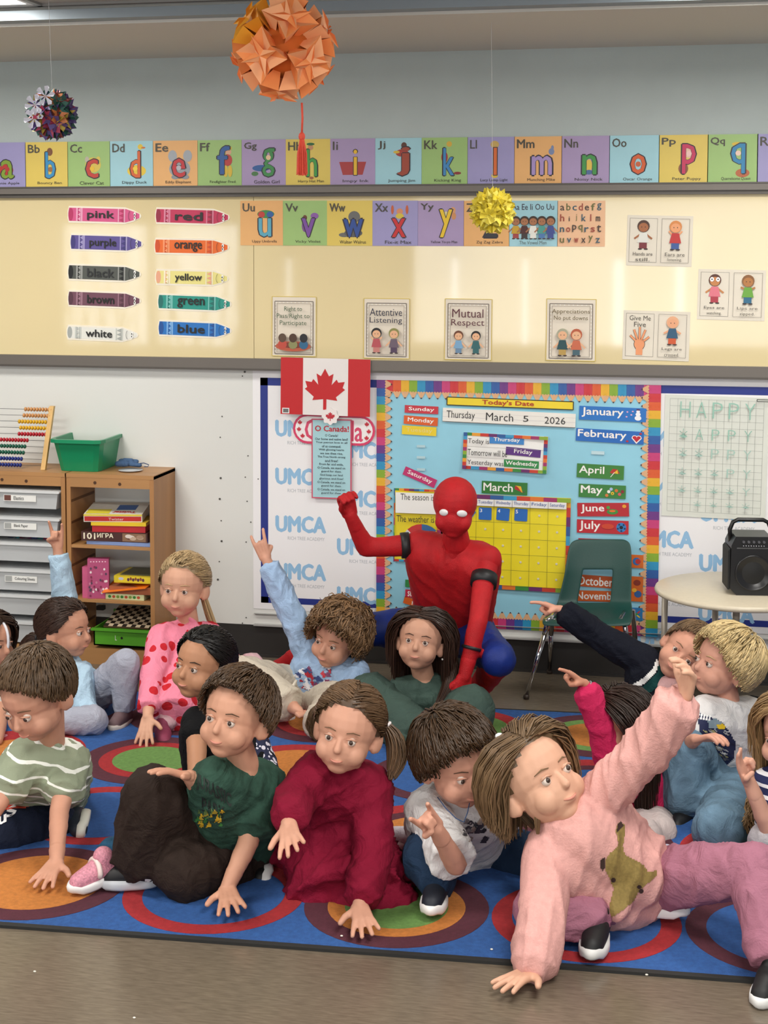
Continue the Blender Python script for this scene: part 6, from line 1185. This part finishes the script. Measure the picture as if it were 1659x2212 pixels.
K6 = person('boy in a sage green striped tee leaning on one straight arm', J, s=1.14, hs=1.20, skinc='d8a288', hairc='5c4630', hands=[('b', 'spread', (0, .2, -1), -1), ('a', 'flat', dn_, 1)], seed=14, H=dict(kind='short', len=.03, mess=.08, vol=.005, r=.0045, n=700),
    shirt=dict(mat=st, sl=(.75, .68), t=.018, fold=.007, name='tee', loose=1.1, cuff=1.2), trousers=dict(mat=cot('131a2c'), t=.022, fold=.010, loose=1.3), shoes=[('b', M('1a222c', .6), M('d8d8cc', .5), (-1, -.35, .1)), ('a', M('1a222c', .6), WHT)])
b = MB(); T = K6['trousers']; decal(T, [(2, 1752), (12, 1722), (32, 1716), (58, 1726), (65, 1738), (60, 1744), (20, 1748)], M('d8442c', .7), mb=b); decal(T, [(34, 1722), (56, 1730), (58, 1738), (44, 1736)], M('131a2c', .7), mb=b, off=.0038)
decal_text(T, 'S', 14, 1746, 36, 1768, M('eceaea', .7), -.5, b, .03); decal_text(T, 'u', -4, 1766, 14, 1784, M('eceaea', .7), -.5, b, .03); b.v and b.build('thigh_emblem', T)
# --- girl, burgundy dress, pigtails
bur = cot('7c0f2c', var=.05, vscale=20)
J = dict(head=(750, 1582, 2.58, -12, 4, 10), nk=(752, 1665, 2.52), sa=(690, 1668, 2.58), sb=(800, 1702, 2.50), ea=(640, 1722, 2.68), wa=(622, 1782, 2.84), ta=(628, 1822, 2.92), eb=(806, 1842, 2.60), wb=g(776, 1958, .060), tb=g(788, 2000, .042),
         ha=(690, 1850, 2.32), hb=(760, 1855, 2.28), ka=(700, 1885, 2.50), aa=(662, 1890, 2.32), fa=(655, 1905, 2.28), kb=(820, 1915, 2.46), ab=(740, 1890, 2.25), fb=(735, 1905, 2.2))
K8 = person('girl with pigtails in a long burgundy dress, one hand held out', J, s=1.13, hs=1.10, skinc='dba68c', hairc='6a5038', hands=[('a', 'spread', (0, .7, -.3), 1), ('b', 'spread', (0, .25, -1), 1)], seed=15, H=dict(kind='tied', ties=[(700, 1528, 2.48), (834, 1568, 2.46)], n=620, vol=.006, tiecol='e8e0e0', tails=[[(700, 1528, 2.48, .014), (686, 1540, 2.48, .028), (678, 1568, 2.49, .032), (690, 1592, 2.5, .016)], [(834, 1568, 2.46, .014), (855, 1595, 2.46, .030), (862, 1640, 2.47, .034), (848, 1678, 2.5, .016)]]),
    shirt=dict(mat=bur, sl=(1.82, 1.88), t=.017, fold=.010, name='dress', cuff=1.5, loose=1.2, add=[('cap', D(730, 1780, 2.46), D(720, 1850, 2.45), .13, .16)]), trousers=None,
    extra=[('skirt', bur, .022, .009, [('cone', D(730, 1800, 2.42), D(655, 1880, 2.45), .12, .12), ('cone', D(730, 1810, 2.42), D(705, 1935, 2.58), .12, .12), ('cone', D(740, 1820, 2.42), D(760, 1930, 2.60), .12, .11), ('cone', D(750, 1830, 2.42), D(842, 1930, 2.55), .12, .10), ('cap', D(800, 1900, 2.5), D(872, 1948, 2.52), .08, .035), ('cap', D(660, 1830, 2.42), D(605, 1840, 2.42), .10, .05), ('cone', D(735, 1860, 2.46), D(740, 1955, 2.60), .17, .20, (.72, (0, 1, 0))), ('ell', D(800, 1935, 2.56), (.15, .11, .06)), ('ell', D(690, 1925, 2.56), (.09, .10, .08))], 60)])
b = MB(); sk_ = Blob(); sk_.cap(D(662, 1880, 2.35), D(652, 1915, 2.38), .034, .034); pt = sk_.mesh(.006, 3); mk('sock', to_loc([pt], K8['org']), cot('c8c6ca'), K8['root'])
# --- girl at the right edge, striped tee, two fingers up
ss = M('1a2250', .85, name='navy stripes'); nt = ss.node_tree; b_ = nt.nodes['Principled BSDF']; tc = nt.nodes.new('ShaderNodeTexCoord'); wv = nt.nodes.new('ShaderNodeTexWave'); wv.bands_direction = 'Z'; wv.inputs['Scale'].default_value = 11; wv.inputs['Distortion'].default_value = .5
cr = nt.nodes.new('ShaderNodeValToRGB'); cr.color_ramp.interpolation = 'CONSTANT'; cr.color_ramp.elements[0].color = lin('1a2250'); cr.color_ramp.elements[1].position = .72; cr.color_ramp.elements[1].color = lin('e4e4e8'); nt.links.new(tc.outputs['Object'], wv.inputs[0]); nt.links.new(wv.outputs[1], cr.inputs[0]); nt.links.new(cr.outputs[0], b_.inputs['Base Color'])
J = dict(head=(1712, 1590, 2.16, -40, 0, 0), nk=(1715, 1670, 2.12), sa=(1670, 1695, 2.16), sb=(1760, 1700, 2.1), ea=(1662, 1792, 2.24), wa=(1618, 1688, 2.26), ta=(1598, 1630, 2.28), eb=(1790, 1790, 2.2), wb=(1780, 1850, 2.3), tb=(1780, 1880, 2.3),
         ha=(1700, 1810, 2.0), hb=(1750, 1810, 2.0), ka=(1662, 1815, 2.22), aa=(1720, 1850, 2.1), fa=(1750, 1860, 2.0), kb=(1800, 1830, 2.3), ab=(1760, 1860, 2.2), fb=(1740, 1870, 2.2))
K15 = person('girl in a navy striped top at the right edge, two fingers up', J, s=1.08, hs=1.1, skinc='dfac94', hairc='a08058', hands=[('a', 'two', (.8, -.5, 0), 1)], seed=16, H=dict(kind='long', hang=.3, n=420, mess=.2, wave=.012, tails=[[(1668, 1620, 2.05, .01), (1640, 1700, 2.0, .012), (1628, 1745, 2.0, .024), (1618, 1790, 2.02, .026)]]),
    shirt=dict(mat=ss, sl=(.6, .6), t=.016, fold=.008, name='striped_top'), trousers=dict(mat=cot('b4b0b4', var=.1, vscale=40), t=.012, name='leggings'))
# --- girl, pale pink sweatshirt (right front)
pk = M('d6a19a', .9, var=.06, vscale=60, bump=.45, bscale=170, spec=.15, name='pink fleece'); mau = cot('a06a7c')
J = dict(head=(1163, 1690, 2.70, 34, 14, -22), nk=(1205, 1788, 2.68), sa=(1180, 1858, 2.76), sb=(1280, 1738, 2.66), ea=(1172, 1985, 2.90), wa=(1150, 2098, 3.0), ta=g(1085, 2128, .035), eb=(1396, 1622, 2.72), wb=(1480, 1502, 2.76), tb=(1492, 1440, 2.78),
         ha=(1330, 1925, 2.58), hb=(1385, 1900, 2.50), ka=(1165, 1968, 2.78), aa=U(1290, 2048, .085), fa=U(1278, 2085, .02), kb=(1632, 1878, 2.74), ab=(1672, 2085, 2.90), fb=g(1650, 2150, .02))
K11 = person('girl in a pale pink horse-print sweatshirt, one arm flung up', J, s=1.20, hs=1.18, skinc='dfb094', hairc='7a6044', hands=[('a', 'spread', (.2, .1, -1), -1), ('b', 'claw', (-.6, -.2, -.4), 1)], seed=17, H=dict(kind='long', hang=.10, n=680, part=-.2, back=.9, r=.0046, tails=[[(1120, 1640, 2.62, .028), (1105, 1700, 2.60, .034), (1120, 1745, 2.60, .026), (1160, 1795, 2.62, .010)], [(1165, 1720, 2.76, .004), (1160, 1770, 2.78, .007), (1162, 1800, 2.78, .004)]]),
    shirt=dict(mat=pk, sl=(1.93, 1.90), t=.020, fold=.012, name='sweatshirt', cuff=1.75, loose=1.12, low=.98, add=[('cap', D(1250, 1800, 2.70), D(1362, 1885, 2.62), .120, .105), ('cap', D(1325, 1860, 2.66), D(1332, 1955, 2.72), .10, .045), ('cap', D(1390, 1840, 2.58), D(1420, 1885, 2.56), .07, .05)]), trousers=dict(mat=mau, t=.011, fold=.009, hem=1.3, loose=1.1),
    shoes=[('a', M('141416', .6), M('dcdcda', .5)), ('b', M('141416', .6), M('dcdcda', .5))])
b = MB(); o11 = K11['org']; lo = K11['lo']; p_ = lo(-.015, .02, .112)-o11; b.ball(p_, (.014, .012, .010), M('e8e8e8', .4), 10); b.build('hair_clip', K11['root'], True)
T = K11['shirt']; b = MB(); gold = M('8f7a42', .75, var=.15, vscale=120, name='gold print'); dkb = M('3a2620', .7)
decal(T, [(1338, 1820), (1345, 1826), (1350, 1846), (1368, 1856), (1390, 1868), (1400, 1884), (1420, 1880), (1418, 1892), (1400, 1908), (1380, 1924), (1368, 1948), (1345, 1966), (1322, 1982), (1314, 1978), (1318, 1950), (1326, 1920), (1318, 1900), (1308, 1880), (1308, 1858), (1318, 1842), (1330, 1834)], gold, mb=b, off=.003)
decal(T, [(1334, 1780), (1341, 1775), (1350, 1782), (1350, 1800), (1346, 1828), (1336, 1826), (1334, 1806), (1330, 1796)], gold, mb=b, off=.0032, step=2); decal(T, [(1332, 1798), (1334, 1782), (1341, 1774), (1348, 1784), (1340, 1792)], dkb, mb=b, off=.004, step=2); decal(T, [(1298, 1858), (1306, 1852), (1308, 1872), (1302, 1882), (1297, 1874)], dkb, mb=b, off=.004, step=2)
for x, y in ((1325, 1901), (1385, 1925)): decal(T, ell(x, y, 5, 5, 10), dkb, mb=b, off=.004, step=2)
decal(T, ell(1381, 1916, 5, 4, 10), dkb, mb=b, off=.004, step=2); b.build('horse_print', T)
# small white ruffled hem of her undershirt
b = Blob(); b.cap(D(1440, 1840, 2.50), D(1455, 1868, 2.50), .022, .026); pt = list(b.mesh(.006, 2)); pt[0] = folds(pt[0], pt[1], .01, f=40); mk('undershirt_hem', to_loc([pt], o11), cot('c4c8dc'), K11['root'])
# spare slip-on shoe lying behind the white tee boy
t = empty('slip_on_shoe', G(888, 1815, 0), 'pale grey and pink slip-on shoe sole behind the white tee boy', 'shoe'); o3 = G(888, 1815, 0)
shoe(t, o3, G(905, 1800, .07), G(872, 1812, .04), 1.0, cot('c8c0c8'), M('d8c0c4', .6), (0, -.3, 1))
# folded blue cloth on the plate (needs the cloth builder)
q = G(280, 1012, SZ); cl = Blob(); z0 = V3(0, 0, .014)
for a, c, r in (((-.06, 0, .012), (.02, .01, .014), .014), ((-.05, .02, .022), (.03, .015, .024), .013), ((.01, -.005, .014), (.055, -.01, .010), .012), ((-.03, .01, .030), (.01, .0, .032), .010)): cl.cap(V3(*a)+q, V3(*c)+q, r, r*.85)
pt = list(cl.mesh(.004, 2)); pt[0] = folds(pt[0], pt[1], .006, f=90); o = mk('folded_cloth', to_loc([pt], q), cot('4a6488'), None); o.location = q+V3(0, 0, .008); tag(o, 'crumpled blue cloth lying on the small white plate on the shelving', 'cloth')
b = MB(); b.tube([(.05, -.01, .018), (.075, -.012, .022), (.10, -.014, .014), (.098, -.02, .006), (.08, -.02, .006)], .0022, M('28406c', .4), 6); b.build('cloth_strap', o, True)
